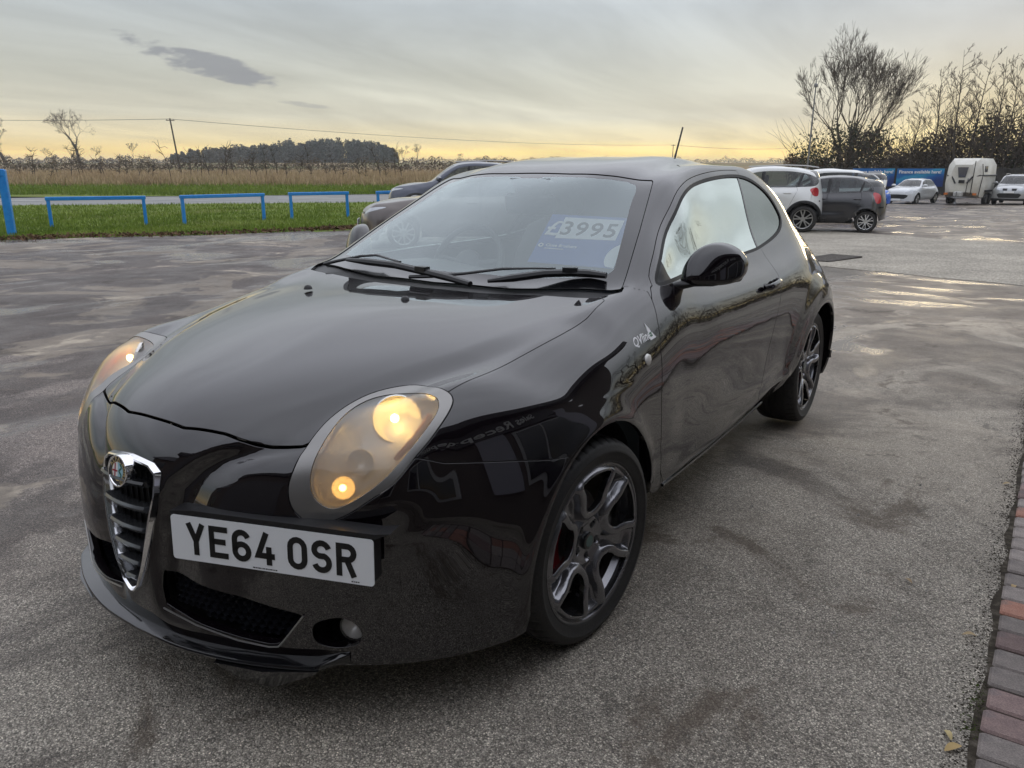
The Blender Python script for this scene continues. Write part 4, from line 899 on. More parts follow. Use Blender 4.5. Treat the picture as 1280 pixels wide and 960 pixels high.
    mb=MB(); mb.box((0,1.25,.27),(1.56,1.75,.03)); mb.box((0,-.1,.62),(.98,.9,.02)); mb.box((0,2.75,.4),(.98,.7,.02)); mb.box((0,.38,.56),(1.4,.02,.55)); mb.build('floor_pan',dark,root)
    cabin(root)
    return root
def rounded_opening():
    A=arc(.132,0,.041,.041,90,270,10); top=[(.158,-.051),(.184,-.067),(.194,-.066)]; out=[(.2015*math.cos(a),.2015*math.sin(a)) for a in np.linspace(-.305,.305,9)]
    return np.array(A+top+out+[(a,-b) for a,b in top[::-1]])
RIM=[];TYRE=[]
def make_rim():
    nr,nt=52,300; r=np.linspace(.022,.2175,nr); th=np.linspace(0,2*np.pi,nt,endpoint=False)
    Rr,Tt=np.meshgrid(r,th,indexing='ij'); k=np.round(Tt/(2*np.pi/5)); tl=Tt-k*(2*np.pi/5)
    P=np.stack([Rr*np.cos(tl),Rr*np.sin(tl)],-1).reshape(-1,2); L=crom(rounded_opening(),3,True)
    d=sd_poly3(np.c_[P,np.zeros(len(P))],np.c_[L,np.zeros(len(L))],True); ins=in_poly(P,L); s=np.where(ins,-d,d).reshape(Rr.shape)
    base=np.interp(Rr,[.02,.045,.07,.11,.16,.195,.2175],[-.030,-.030,-.026,-.017,-.008,-.004,-.006])
    tube=.013*np.sqrt(np.clip(1-((np.clip(s,-.004,.026)-.011)/.0155)**2,0,1))
    valley=-.020*sstep((s-.020)/.012)*sstep((Rr-.06)/.03)*sstep((.205-Rr)/.02)
    h=base+(tube+valley)*sstep((Rr-.040)/.02)*sstep((.2165-Rr)/.012)
    # bolt seats
    ang=Tt-(np.round((Tt-.628)/(2*np.pi/5))*(2*np.pi/5)+.628); bx=Rr*np.cos(ang)-.049; by=Rr*np.sin(ang); h=h-.012*sstep((.0115-np.hypot(bx,by))/.003)
    Rr=Rr*1.075; S=np.stack([h,Rr*np.cos(Tt),Rr*np.sin(Tt)],-1)
    n=np.cross(np.gradient(S,axis=0),(np.roll(S,-1,1)-np.roll(S,1,1))/2); n/=np.linalg.norm(n,axis=2,keepdims=True)+1e-12
    if n[...,0].mean()<0:n=-n
    V=np.concatenate([S.reshape(-1,3),n.reshape(-1,3)],1); idx=np.arange(nr*nt).reshape(nr,nt); nx=np.roll(idx,-1,1)
    a,b,c,dd=idx[:-1].ravel(),idx[1:].ravel(),nx[1:].ravel(),nx[:-1].ravel(); F=np.concatenate([np.stack([a,b,c],1),np.stack([a,c,dd],1)])
    g=np.cross(V[F[:,1],:3]-V[F[:,0],:3],V[F[:,2],:3]-V[F[:,0],:3]); 
    if (g*V[F[:,0],3:]).sum()<0:F=F[:,::-1].copy()
    V,_,F=split(V,F,s.ravel()); V,F=compact(V,F); V,F,N=flanged(V,F,.040,.0012,False)
    me=mesh_np('wheel',V,F,N)
    return me
def make_tyre():
    prof=[(.2195,-.004),(.222,.003),(.2275,.0055),(.229,.0045),(.245,.0085),(.262,.0115),(.2635,.0125),(.270,.0122),(.272,.0110),(.284,.008),(.294,.002),(.2985,-.003),(.303,-.010),(.3075,-.019),(.3095,-.027),(.3115,-.042),(.3117,-.0445),(.3050,-.0455),(.3050,-.0535),(.3120,-.0545),(.3124,-.075),(.3125,-.0765),(.3055,-.0775),(.3055,-.0865),(.3125,-.0875)]
    prof=[(.2385+(r-.2195)*(.3125-.2385)/(.3125-.2195),h) for r,h in prof]
    full=prof+[(r,-.205-h+.0) for r,h in prof[::-1]]
    n=288; V=[]
    for r,h in full:
        for k in range(n):
            w=2*math.pi*k/n; rr=r; hh=h
            edge=min(abs(h+.0),abs(-.205-h))
            if r>.300 and edge<.0415 and k%6==0: rr-= .008 if edge>.012 else .005
            V.append((hh,rr*math.cos(w),rr*math.sin(w)))
    m=len(full); F=np.array([(i*n+k,i*n+(k+1)%n,(i+1)*n+(k+1)%n,(i+1)*n+k) for i in range(m-1) for k in range(n)])
    me=mesh_np('tyre',V,F[:,::-1].copy()); me.set_sharp_from_angle(angle=math.radians(40)); return me
def wheel_set(root,M,front):
    if not RIM:
        RIM.append(make_rim()); TYRE.append(make_tyre()); RIM[0].materials.append(rim_mat); TYRE[0].materials.append(tyre_mat)
        mb=MB(); mb.lathe([(1.075*a,b) for a,b in [(.2145,-.004),(.2175,-.0055),(.2195,-.001),(.2255,.0015),(.2265,-.002),(.224,-.006),(.212,-.014),(.206,-.05),(.198,-.10),(.21,-.19),(.222,-.20)]],axis='X',n=96); o=mb.build('rim_barrel',rim_mat,None,True); RIM.append(o.data); bpy.data.objects.remove(o)
        mb=MB(); mb.lathe([(.0005,-.018),(.020,-.0185),(.0255,-.020),(.027,-.026),(.027,-.034)],axis='X',n=28); o=mb.build('centre_cap',black_gloss,None,True); RIM.append(o.data); bpy.data.objects.remove(o)
        mb=MB(); mb.lathe([(.04,-.082),(.138,-.082),(.142,-.085),(.142,-.105),(.04,-.105)],axis='X',n=64); mb.lathe([(.0005,-.06),(.07,-.062),(.075,-.082)],axis='X',n=32); o=mb.build('brake_disc',disc_mat,None,True); RIM.append(o.data); bpy.data.objects.remove(o)
        mb=MB(); cr=[]
        for i,a in enumerate(np.linspace(2.55,3.65,9)):
            ca,sa=math.cos(a),math.sin(a)
            for r_,x_ in ((.098,-.062),(.150,-.058),(.156,-.075),(.156,-.12),(.098,-.12)): cr.append((x_,r_*ca,r_*sa))
        mb.add(cr,[(i*5+k,(i+1)*5+k,(i+1)*5+(k+1)%5,i*5+(k+1)%5) for i in range(8) for k in range(5)]+[(0,1,2,3,4),(44,43,42,41,40)]); o=mb.build('brake_caliper',red_paint,None,angle=40); RIM.append(o.data); bpy.data.objects.remove(o)
        mb=MB(); mb.lathe([(.0005,-.026),(.0065,-.026),(.0075,-.029),(.0075,-.040)],axis='X',n=8); o=mb.build('wheel_bolt',trim_black,None,True); RIM.append(o.data); bpy.data.objects.remove(o)
        mb=MB(); mb.lathe([(.0005,-.0178),(.0175,-.0182),(.0185,-.0195)],axis='X',n=24); o=mb.build('cap_emblem',mat('cap_emblem',(.10,.16,.15),.25,.6),None,True); RIM.append(o.data); bpy.data.objects.remove(o)
    w=link('wheel',RIM[0],None); place(w,M,root); link('tyre',TYRE[0],None,w)
    for me,nm in zip(RIM[1:],('rim_barrel','centre_cap','brake_disc','brake_caliper','wheel_bolt','cap_emblem')):
        if nm=='wheel_bolt':
            for k in range(5): a=.628+k*2*math.pi/5; link(nm,me,None,w,(0,.049*math.cos(a),.049*math.sin(a)))
            continue
        o=link(nm,me,None,w)
        if nm=='brake_caliper': o.rotation_euler=(-M.to_euler('XYZ').x if False else 0,0,0); a=(M.to_3x3()@Vector((0,1,0))); o.rotation_euler.x=-math.atan2((M.to_3x3()@Vector((0,1,0))).z,(M.to_3x3()@Vector((0,0,1))).z)
def cabin(root):
    mb=MB(); sec=[]
    for x in np.linspace(-.70,.70,15):
        b=1-.25*abs(x/.7)**3; hump=.02*math.exp(-((x-(-.36))/.20)**2)
        sec+=[(x,.40,.90),(x,.46+.02*b,.955),(x,.62,.962+hump),(x,.78,.955+hump*1.6),(x,.86,.925+hump),(x,.885,.86),(x,.86,.70),(x,.60,.50)]
    mb.add(sec,[(i*8+k,i*8+k+1,(i+1)*8+k+1,(i+1)*8+k) for i in range(14) for k in range(7)]); mb.build('dashboard',interior_mat,root,True)
    sw=Matrix.Translation((-.36,1.02,.935))@Matrix.Rotation(math.radians(65),4,'X')
    ring=[tuple(sw@Vector((.182*math.cos(a),.182*math.sin(a),0))) for a in np.linspace(0,2*math.pi,41)]
    mb=MB(); mb.tube(ring,.0155,8,False); st=mb.build('steering_wheel',interior_mat,root,True)
    mb=MB(); mb.lathe([(.001,.035),(.05,.03),(.07,.01),(.07,-.02)],M=sw.to_3x3(),c=sw.translation,n=16)
    for a in (.15,math.pi-.15,-math.pi/2): mb.tube([sw@Vector((.06*math.cos(a),.06*math.sin(a),0)),sw@Vector((.18*math.cos(a),.18*math.sin(a),0))],.014,6)
    mb.build('wheel_boss',interior_mat,st,True)
    for x in (-.36,.36):
        def loft(rings,nm,par):
            m=MB(); V=[]
            for (yc,zc_,w,t,tilt) in rings:
                for k in range(16):
                    a=2*math.pi*k/16; ca,sa=math.cos(a),math.sin(a); px=w*abs(ca)**.6*math.copysign(1,ca); py=t*abs(sa)**.7*math.copysign(1,sa)
                    V.append((x+px,yc+py*math.cos(tilt),zc_+py*math.sin(tilt)))
            n=len(rings); m.add(V,[(i*16+k,i*16+(k+1)%16,(i+1)*16+(k+1)%16,(i+1)*16+k) for i in range(n-1) for k in range(16)]+[tuple(range(15,-1,-1)),tuple(range((n-1)*16,n*16))]); return m.build(nm,fabric_mat,par,True)
        s=loft([(1.18,.48,.20,.05,1.2),(1.22,.53,.24,.07,1.2),(1.5,.50,.25,.09,1.3),(1.68,.48,.24,.08,1.3)],'front_seat',root)
        loft([(1.70,.50,.23,.06,.25),(1.74,.70,.25,.075,.25),(1.80,.92,.235,.06,.25),(1.84,1.06,.19,.045,.25),(1.85,1.10,.10,.03,.25)],'seat_back',s)
        loft([(1.845,1.11,.10,.035,.2),(1.85,1.15,.135,.05,.2),(1.865,1.23,.13,.048,.2),(1.875,1.28,.09,.03,.2)],'headrest',s)
    mb=MB(); mb.rbox((0,2.30,.78),(1.2,.16,.55),.05); mb.rbox((0,2.08,.52),(1.2,.5,.16),.04); mb.build('rear_bench',fabric_mat,root)
    mb=MB(); mb.rbox((0,2.65,.86),(1.16,.5,.02),.008); mb.build('parcel_shelf',interior_mat,root)
    mb=MB(); mb.rbox((.0,.985,1.215),(.25,.04,.085),.016); mb.build('rear_view_mirror',interior_mat,root); 
    mb=MB(); mb.add([(-.10,.985,1.318),(.10,.985,1.318),(.035,.93,1.285),(-.035,.93,1.285),(-.07,.985,1.258),(.07,.985,1.258),(.03,.95,1.245),(-.03,.95,1.245)],[(0,1,2,3),(4,7,6,5),(0,4,5,1),(1,5,6,2),(2,6,7,3),(3,7,4,0)]); mb.build('sensor_pod',interior_mat,root)
    for sx in (1,-1): mb=MB(); mb.add([(sx*.74,.55,.30),(sx*.74,2.2,.30),(sx*.70,2.2,.97),(sx*.70,.55,.97)],[(0,1,2,3)]); mb.build('door_card',interior_mat,root)
    # price card stands on the dash behind the glass
def price_card():
    """blue sale card with white price strip standing behind the windscreen"""
    t=thing('price_card',(.345,.868,1.132),'blue sale card with the price £3995 on a white strip standing behind the windscreen','price card')
    nrm=Vector((.10,-.60,.79)).normalized(); M=basis_at((0,0,0),(1,.10,-.02),nrm)
    blue=mat('card_blue',(.045,.11,.40),.45)
    def put(o,x,y,z): return place(o,M@Matrix.Translation((x,y,z)),t)
    mb=MB(); mb.prism([(-.185,-.20),(.165,-.20),(.165,.075),(-.185,.075)],-.003,0); put(mb.build('card',blue,None),0,0,0)
    mb=MB(); mb.prism([(-.122,-.062),(.125,-.055),(.125,.058),(-.122,.06)],0,.0008); put(mb.build('price_strip',plate_white,None),0,0,.0004)
    for s,x,y,sz,m_ in (('£',-.180,-.046,.118,white_print),('3',-.118,-.040,.108,plate_black),('9',-.057,-.040,.108,plate_black),('9',.004,-.040,.108,plate_black),('5',.064,-.040,.108,plate_black)):
        me=text_mesh(s,sz,.0003,bold=.0012); me.materials.append(m_); put(link('price_figure',me),x,y,.0016)
    me=text_mesh('Close Brothers',.021,.0002,bold=.0004); me.materials.append(white_print); put(link('lender_name',me),-.145,-.110,.0008)
    mb=MB(); mb.box((-.105,-.121,.0008),(.08,.004,.0004)); put(mb.build('lender_line',white_print,None),0,0,0)
    mb=MB(); mb.lathe([(.005,.0008),(.0115,.0008)],n=20); put(mb.build('lender_roundel',white_print,None),-.165,-.105,.0006)
    mb=MB(); A=arc(.20,-.145,.085,.085,100,215,14); mb.prism(A+[(.165,-.20),(.165,-.07)],0,.0006); put(mb.build('white_panel',plate_white,None),0,0,.0004)
HATCH=build_hatch(); price_card()
# ---------------------------------------------------------------- block edging beside the parking bay
def brick_edge():
    rt=thing('block_edging',(1.87,0,0),None,None); rt['kind']='structure'
    def mk(nm,c0,c1,c2):
        def fn(T,b):
            p=objco(T); o=T.n('ShaderNodeObjectInfo').outputs['Random']; n=T.noise(p,26.,6,.65); g=T.noise(p,260.,3,.6)
            c=T.mix(T.ramp(n,[(.35,0.),(.62,1.)]),c0,c1); c=T.mix(T.ramp(T.noise(p,9.,4,.6,.6),[(.55,0.),(.66,.7)]),c,c2); c=T.mix(1.,c,T.ramp(g,[(.25,.6),(.7,1.25)]),'MULTIPLY')
            hsv=T.n('ShaderNodeHueSaturation'); T.l(c,hsv.inputs['Color']); T.l(T.math('MULTIPLY_ADD',o,.5,.75),hsv.inputs['Value']); T.l(hsv.outputs[0],b.inputs['Base Color']); bump(T,b,T.math('ADD',n,g),.5,.003)
        return mat(nm,c0,.8,fn=fn)
    ms=[mk('block_grey',(.21,.185,.17),(.28,.245,.225),(.165,.145,.14)),mk('block_plum',(.185,.13,.125),(.25,.18,.165),(.16,.135,.135)),mk('block_red',(.33,.155,.11),(.38,.20,.15),(.20,.16,.145))]
    me0=[]
    for k in range(3):
        for j in range(2):
            mb=MB(); mb.rbox((0,0,0),(.198,.0985,.06),.006); o=mb.build('brick',ms[k],None); me0.append(o.data); bpy.data.objects.remove(o)
    rr=random.Random(5); i=0
    for row in range(3):
        y=-1.4
        while y<5.6:
            xe=1.852+.0195*y; w=.1075
            u=rr.random(); k=0 if u<.5 else 1 if u<.78 else 2
            o=link('brick',me0[k*2]); o.parent=rt; o.location=(xe+.10+row*.206-1.87+rr.uniform(-.003,.003),y,-.018+rr.uniform(-.003,.004)); o.rotation_euler=(rr.uniform(-.012,.012),rr.uniform(-.012,.012),-.0195+rr.uniform(-.012,.012)); y+=w
    mb=MB(); mb.add([(-.02,-1.5,.003),(.62,-1.5,.003),(.74,5.7,.003),(.10,5.7,.003)],[(0,1,2,3)]); mb.build('joint_sand',mat('joint_sand',(.045,.038,.030),.95),rt)
    # moss and leaf litter along the joint
    moss=mat('moss',(.05,.085,.015),.95,spec=.1,fn=lambda T,b:T.l(T.ramp(T.noise(objco(T),120.,4,.7),[(.3,(.02,.03,.008)),(.7,(.09,.13,.03))]),b.inputs['Base Color']))
    mb=MB()
    for k in range(420):
        yy=rr.choice((.16,.27,.30,.18,.36)) if rr.random()<.7 else rr.uniform(-.8,3.6); yy+=rr.gauss(0,.028); xx=1.852+.0195*yy-abs(rr.gauss(.008,.016)); a=rr.uniform(0,6.3); s=rr.uniform(.002,.005); h=rr.uniform(.002,.006)
        mb.add([(xx-s*math.cos(a),yy-s*math.sin(a),.002),(xx+s*math.cos(a),yy+s*math.sin(a),.002),(xx+rr.uniform(-.004,.004),yy+rr.uniform(-.004,.004),h)],[(0,1,2)])
    tag(mb.build('moss',moss),kind='stuff')
    soil=leafmat('joint_soil',(.028,.023,.018),(.05,.042,.032),(.12,.105,.085),30.)
    V=[];F=[]
    for k in range(5200):
        yy=rr.uniform(-1.3,5.4); xx=1.850+.0195*yy-abs(rr.gauss(0,.034)); r_=rr.uniform(.0012,.0045)*(1.7 if rr.random()<.05 else 1); a=rr.uniform(0,6.3); z0=float(ground_z(xx,yy)); b=len(V); V+=[(xx+r_*math.cos(a+q),yy+r_*math.sin(a+q),z0) for q in (0,2.1,4.2)]+[(xx,yy,z0+r_*rr.uniform(.5,1.))]; F+=[(b,b+1,b+3),(b+1,b+2,b+3),(b+2,b,b+3)]
    tag(link('joint_debris',mesh_np('joint_debris',np.array(V),np.array(F),smooth=False),soil),kind='stuff')
    mb=MB(); mb.add([(1.850+.0195*y-.012-.006*math.sin(y*9)-.005*math.sin(y*23)-.004*math.sin(y*61),y,float(ground_z(1.85,y))+.0025) for y in np.linspace(-1.4,5.5,90)]+[(1.862+.0195*y,y,float(ground_z(1.85,y))+.0035) for y in np.linspace(-1.4,5.5,90)],[(i,i+1,91+i,90+i) for i in range(89)]); tag(mb.build('joint_soil',soil),kind='structure')
    litter=[(1.805,.055,.026,.9,(.42,.30,.13)),(1.79,.10,.018,2.1,(.50,.40,.20)),(1.80,.62,.020,.3,(.36,.27,.15)),(1.90,1.02,.018,1.4,(.40,.29,.15)),(1.845,2.05,.02,.5,(.36,.25,.12)),(1.60,.87,.016,2.6,(.30,.22,.13)),(-1.55,.95,.035,.7,(.38,.20,.08))]
    for x,y,s,a,c in litter:
        mb=MB(); P=[];
        for t in np.linspace(0,1,7): w=s*.42*math.sin(math.pi*min(1,t*.95+.03))**.8; P.append((t,w))
        V=[];z0=float(ground_z(x,y))+.006
        for t,w in P:
            for q in (-w,0,w): px_=(t-.5)*2*s; V.append((x+px_*math.cos(a)-q*math.sin(a),y+px_*math.sin(a)+q*math.cos(a),z0+.003*abs(q)/s+.008*math.sin(t*3)))
        mb.add(V,[(i*3+k,i*3+k+1,(i+1)*3+k+1,(i+1)*3+k) for i in range(6) for k in range(2)])
        o=mb.build('fallen_leaf',mat('leaf_%d'%int(c[0]*100),c,.8),None,True)
        LEAVES.append(o)
LEAVES=[]
brick_edge()
for o,l in zip(LEAVES,('yellow fallen leaf in the corner where the block edging meets the frame','small pale leaf beside the mossy joint of the block edging','tan leaf lying on the asphalt just off the block edging','brown leaf lying on the blocks of the edging','leaf on the asphalt near the far end of the block edging','small dry leaf out on the asphalt right of the front wheel','single brown leaf on the damp asphalt left of the black hatchback')):
    tag(o,l,'leaf')
# ---------------------------------------------------------------- loose grit near the camera
def grit():
    V=[];F=[]; rr=np.random.default_rng(3)
    for k in range(2600):
        s=rr.uniform(.5,5.5)**1.0; t=rr.uniform(-.62,.66)*s*1.02; fx,fy=math.sin(YAW),math.cos(YAW); x=CAM[0]+s*fx+t*fy; y=CAM[1]+s*fy-t*fx
        if abs(x)<.9 and -.95<y<3.3: continue
        r=rr.uniform(.0018,.0045)*(1+ (rr.random()<.04)*1.2); z=float(ground_z(x,y)); b=len(V)
        a=rr.uniform(0,6.3,4); V+=[(x+r*math.cos(a[0]),y+r*math.sin(a[0]),z),(x+r*math.cos(a[0]+2.2),y+r*math.sin(a[0]+2.),z),(x+r*math.cos(a[0]+4.1),y+r*math.sin(a[0]+4.3),z),(x+r*.2,y,z+r*rr.uniform(.6,1.1))]; F+=[(b,b+1,b+3),(b+1,b+2,b+3),(b+2,b,b+3)]
    me=mesh_np('grit',np.array(V),np.array(F),smooth=False); o=link('grit',me,mat('grit_stone',(.20,.19,.175),.8,fn=lambda T,b:T.l(T.ramp(T.noise(worldpos(T),300.,1),[(.35,(.06,.055,.05)),(.7,(.34,.32,.29))]),b.inputs['Base Color']))); tag(o,kind='stuff')
grit()
# ---------------------------------------------------------------- drain grating
def drain():
    x,y=-1.13,12.55; z=float(ground_z(x,y))+.012; cast=mat('cast_iron',(.030,.023,.018),.75,.1)
    t=thing('drain_grate',(x,y,z),'rusty slotted drain grate set in the concrete strip behind the black hatchback','drain grate',rz=-.25)
    mb=MB()
    for s in (-1,1): mb.box((0,s*.58,0),(.50,.06,.03)); mb.box((s*.25,0,0),(.06,1.22,.03))
    mb.build('frame',cast,t)
    for k in range(6): mb=MB(); mb.rbox((-.2+k*.08,0,.004),(.052,1.14,.03),.006); mb.build('bar',cast,t)
    mb=MB(); mb.box((0,0,.011),(.5,1.2,.004)); mb.build('pit',gravel_mat,t)
drain()
# ---------------------------------------------------------------- blue hoop rails on the verge
blue_paint=mat('blue_rail_paint',(.012,.21,.60),.38,coat=.3,fn=lambda T,b:T.l(T.ramp(T.noise(worldpos(T),6.,6,.7),[(.3,(.010,.17,.52)),(.7,(.020,.26,.68))]),b.inputs['Base Color']))
for (a,b,l) in (((-20.45,9.2),(-19.13,11.12),'blue hoop rail on the verge, nearest the thick blue post'),((-18.5,11.9),(-18.1,14.38),'middle blue hoop rail of the three on the verge'),((-17.9,15.3),(-17.1,16.95),'blue hoop rail on the verge, nearest the grey cars'),((-16.9,18.2),(-16.2,20.6),'blue hoop rail mostly hidden behind the grey cars')):
    x,y=(a[0]+b[0])/2,(a[1]+b[1])/2; z=float(ground_z(x,y)); t=thing('hoop_rail',(x,y,z),l,'hoop rail',group='blue hoop rails along the verge')
    for p in (a,b):
        mb=MB(); mb.rbox((p[0]-x,p[1]-y,.30),(.085,.085,.86),.012,Matrix.Rotation(math.atan2(b[1]-a[1],b[0]-a[0]),3,'Z')); mb.build('post',blue_paint,t)
    L=math.hypot(b[0]-a[0],b[1]-a[1]); mb=MB(); mb.rbox((0,0,.745),(L+.13,.10,.10),.014,Matrix.Rotation(math.atan2(b[1]-a[1],b[0]-a[0]),3,'Z')); mb.build('rail',blue_paint,t)
x,y=-18.75,7.40; z=float(ground_z(x,y)); t=thing('barrier_post',(x,y,z),'thick blue square barrier post at the left edge of the yard','post')
mb=MB(); mb.rbox((0,0,.70),(.17,.17,1.62),.015,Matrix.Rotation(.9,3,'Z')); mb.build('post',blue_paint,t)
mb=MB(); mb.rbox((-.55,-1.0,1.44),(2.4,.20,.17),.015,Matrix.Rotation(1.07,3,'Z')); mb.build('beam',blue_paint,t)
# ---------------------------------------------------------------- vegetation
twig_mat=leafmat('winter_twigs',(.065,.054,.045),(.09,.072,.056),(.115,.09,.065))
bark_mat=leafmat('bark',(.045,.040,.034),(.07,.06,.05),(.09,.08,.062),2.)
ivy_mat=leafmat('ivy',(.035,.045,.026),(.052,.064,.034),(.075,.082,.045),1.2)
bramble_mat=leafmat('bramble',(.060,.052,.040),(.088,.070,.050),(.115,.088,.058),.5)
rust_mat=leafmat('rusty_leaves',(.085,.050,.028),(.13,.078,.040),(.16,.105,.05),.9)
drygrass_mat=leafmat('dead_grass',(.30,.215,.125),(.44,.33,.20),(.36,.29,.16),.25)
greenblade_mat=leafmat('grass_blades',(.10,.155,.022),(.155,.22,.035),(.24,.28,.07),.5)
wood_mat=leafmat('far_wood',(.075,.092,.088),(.105,.120,.112),(.145,.132,.108),.035)  # paler, bluer tone puts distance haze into the colour
hedge_mat=leafmat('field_hedge',(.090,.074,.058),(.125,.10,.072),(.115,.115,.07),.10)
class Seg:
    """tapered twigs gathered as one mesh"""
    def __init__(s):s.a=[];s.b=[];s.r0=[];s.r1=[]
    def add(s,a,b,r0,r1): s.a.append(a);s.b.append(b);s.r0.append(r0);s.r1.append(r1)
    def build(s,name,m,parent,n=4):
        A,B=np.array(s.a),np.array(s.b); d=B-A; L=np.linalg.norm(d,axis=1,keepdims=True)+1e-9; d/=L; u=np.cross(d,np.array([.31,.17,.93])); u/=np.linalg.norm(u,axis=1,keepdims=True)+1e-9; w=np.cross(d,u); k=len(A); V=[]
        for P,R in ((A,np.array(s.r0)),(B,np.array(s.r1))):
            for i in range(n):
                t=2*math.pi*i/n; V.append(P+(u*math.cos(t)+w*math.sin(t))*R[:,None])
        V=np.stack(V,1).reshape(-1,3); F=[]
        base=np.arange(k)*2*n
        for i in range(n): F.append(np.stack([base+i,base+(i+1)%n,base+n+(i+1)%n,base+n+i],1))
        return link(name,mesh_np(name,V,np.concatenate(F)),m,parent)
def grow(seg,tips,rng,p,d,L,r,depth,maxd,spread,up,kids=(2,3),shrink=.74,trunk=None):
    n=3 if depth<2 else 2; q=np.array(p,float); d=np.array(d,float); rr=r
    for i in range(n):
        d=d+rng.normal(0,.10,3)+np.array([0,0,up*.08]); d/=np.linalg.norm(d); q2=q+d*L/n; r2=rr*(.86 if i<n-1 else .80)
        (trunk if (trunk is not None and depth<2) else seg).add(q,q2,rr,r2); q=q2; rr=r2
        if depth>=2 and depth<maxd and rng.random()<.45:
            a=rng.normal(0,1,3); a-=a@d*d; a/=np.linalg.norm(a); e=d+a*spread*1.25; e/=np.linalg.norm(e); grow(seg,tips,rng,q,e,L*shrink*.62,rr*.5,depth+2,maxd,spread,up,kids,shrink,trunk)
    if depth>=maxd: tips.append(q); return
    for k in range(rng.integers(kids[0],kids[1]+1)):
        a=rng.normal(0,1,3); a-=a@d*d; a/=np.linalg.norm(a); e=d+a*spread*rng.uniform(.6,1.25); e[2]+=up*.25; e/=np.linalg.norm(e)
        grow(seg,tips,rng,q,e,L*shrink*rng.uniform(.8,1.15),rr*.72,depth+1,maxd,spread,up,kids,shrink,trunk)
def leaves(P,size,rng,name,m,parent,flat=.0):
    """small leaf-sized quads at points P"""
    P=np.asarray(P); n=len(P); a=rng.normal(0,1,(n,3)); a/=np.linalg.norm(a,axis=1,keepdims=True); b=rng.normal(0,1,(n,3)); b-=(a*b).sum(1,keepdims=True)*a; b/=np.linalg.norm(b,axis=1,keepdims=True)
    s=size*rng.uniform(.55,1.3,(n,1)); V=np.stack([P-a*s,P+b*s*.55,P+a*s,P-b*s*.55],1).reshape(-1,3); F=np.arange(n*4).reshape(n,4)
    return link(name,mesh_np(name,V,F,smooth=False),m,parent)
def bare_tree(x,y,h,seed,label,r=None,maxd=6,spread=.55,up=.6,stems=1,ivy=0,lean=(0,0),group=None,leaf=0,name='bare_tree',kids=(2,3),shrink=.74,first=.27,tw=1.):
    rng=np.random.default_rng(seed); z=float(ground_z(x,y))-.1; t=thing(name,(x,y,z),label,'tree',group=group); seg=Seg();tr=Seg();tips=[]; r=r or h*.022
    for s in range(stems):
        a=rng.uniform(0,6.28); k=.0 if stems==1 else .30; d=np.array([math.cos(a)*k+lean[0],math.sin(a)*k+lean[1],1.]); d/=np.linalg.norm(d)
        grow(seg,tips,rng,(rng.normal(0,.3)*(stems>1),rng.normal(0,.3)*(stems>1),0),d,h*first,r,0,maxd,spread,up,kids,shrink,tr)
    mx=max(max(b[2] for b in seg.b),.1); k=h/mx
    for S in (seg,tr):
        S.a=[np.array(q)*k for q in S.a]; S.b=[np.array(q)*k for q in S.b]; S.r0=[max(q,.012*tw) for q in S.r0]; S.r1=[max(q,.010*tw) for q in S.r1]
    tr.build('trunk',bark_mat,t,6); seg.build('crown',twig_mat,t,3)
    if ivy:
        P=[]; 
        for a,b,r0 in list(zip(tr.a,tr.b,tr.r0)):
            if a[2]>h*.5: continue
            m=int(ivy*np.linalg.norm(b-a)/h*40)+2
            for q in range(m): w=rng.random(); P.append(a+(b-a)*w+rng.normal(0,r0*.9+.14,3))
        leaves(P,.16,rng,'ivy',ivy_mat,t)
    if leaf:
        T_=np.array(tips)*k; T_=T_[rng.random(len(T_))<leaf]; leaves(np.repeat(T_,3,0)+rng.normal(0,.25,(len(T_)*3,3)),.11,rng,'leaves',rust_mat,t)
    return t
def spire_tree(x,y,h,seed,label,group=None,r=None,lean=.03):
    """young bare tree: one straight leader with rising side branches"""
    rng=np.random.default_rng(seed); z=float(ground_z(x,y))-.1; t=thing('bare_tree',(x,y,z),label,'tree',group=group); tr=Seg(); sg=Seg(); r=r or h*.011; n=16; q=np.zeros(3); d=np.array([rng.normal(0,lean),rng.normal(0,lean),1.]); P=[q]
    for i in range(n):
        d=d+np.r_[rng.normal(0,.035,2),0]; q=q+d/np.linalg.norm(d)*h/n; P.append(q)
    for i in range(n): k=1-i/n; tr.add(P[i],P[i+1],max(r*k,.014),max(r*(1-(i+1)/n),.012))
    def shoot(a,e,L,rr,lv):
        m=5; p=a; 
        for j in range(m):
            e=e+rng.normal(0,.09,3)+np.array([0,0,.07]); e=e/np.linalg.norm(e); p2=p+e*L/m; sg.add(p,p2,max(rr*(1-j/m*.7),.011),max(rr*(1-(j+1)/m*.7),.010)); p=p2
            if lv<2 and j>0:
                for s_ in range(1 if lv else 2):
                    b=rng.normal(0,1,3); b-=b@e*e; b/=np.linalg.norm(b); f=e*.75+b*.65+np.array([0,0,.15]); shoot(p,f/np.linalg.norm(f),L*rng.uniform(.28,.5)*(1-j/m*.5),rr*.5,lv+1)
    for i in range(3,n):
        for s_ in range(2 if i<n-3 else 1):
            a=rng.uniform(0,6.28); el=rng.uniform(.5,1.1); e=np.array([math.cos(a),math.sin(a),el]); shoot(P[i]+(P[i+1]-P[i])*rng.random(),e/np.linalg.norm(e),h*rng.uniform(.16,.30)*(1-(i/n)**2*.75),r*.42*(1-i/n*.6),0)
    tr.build('trunk',bark_mat,t,6); sg.build('crown',twig_mat,t,3); return t
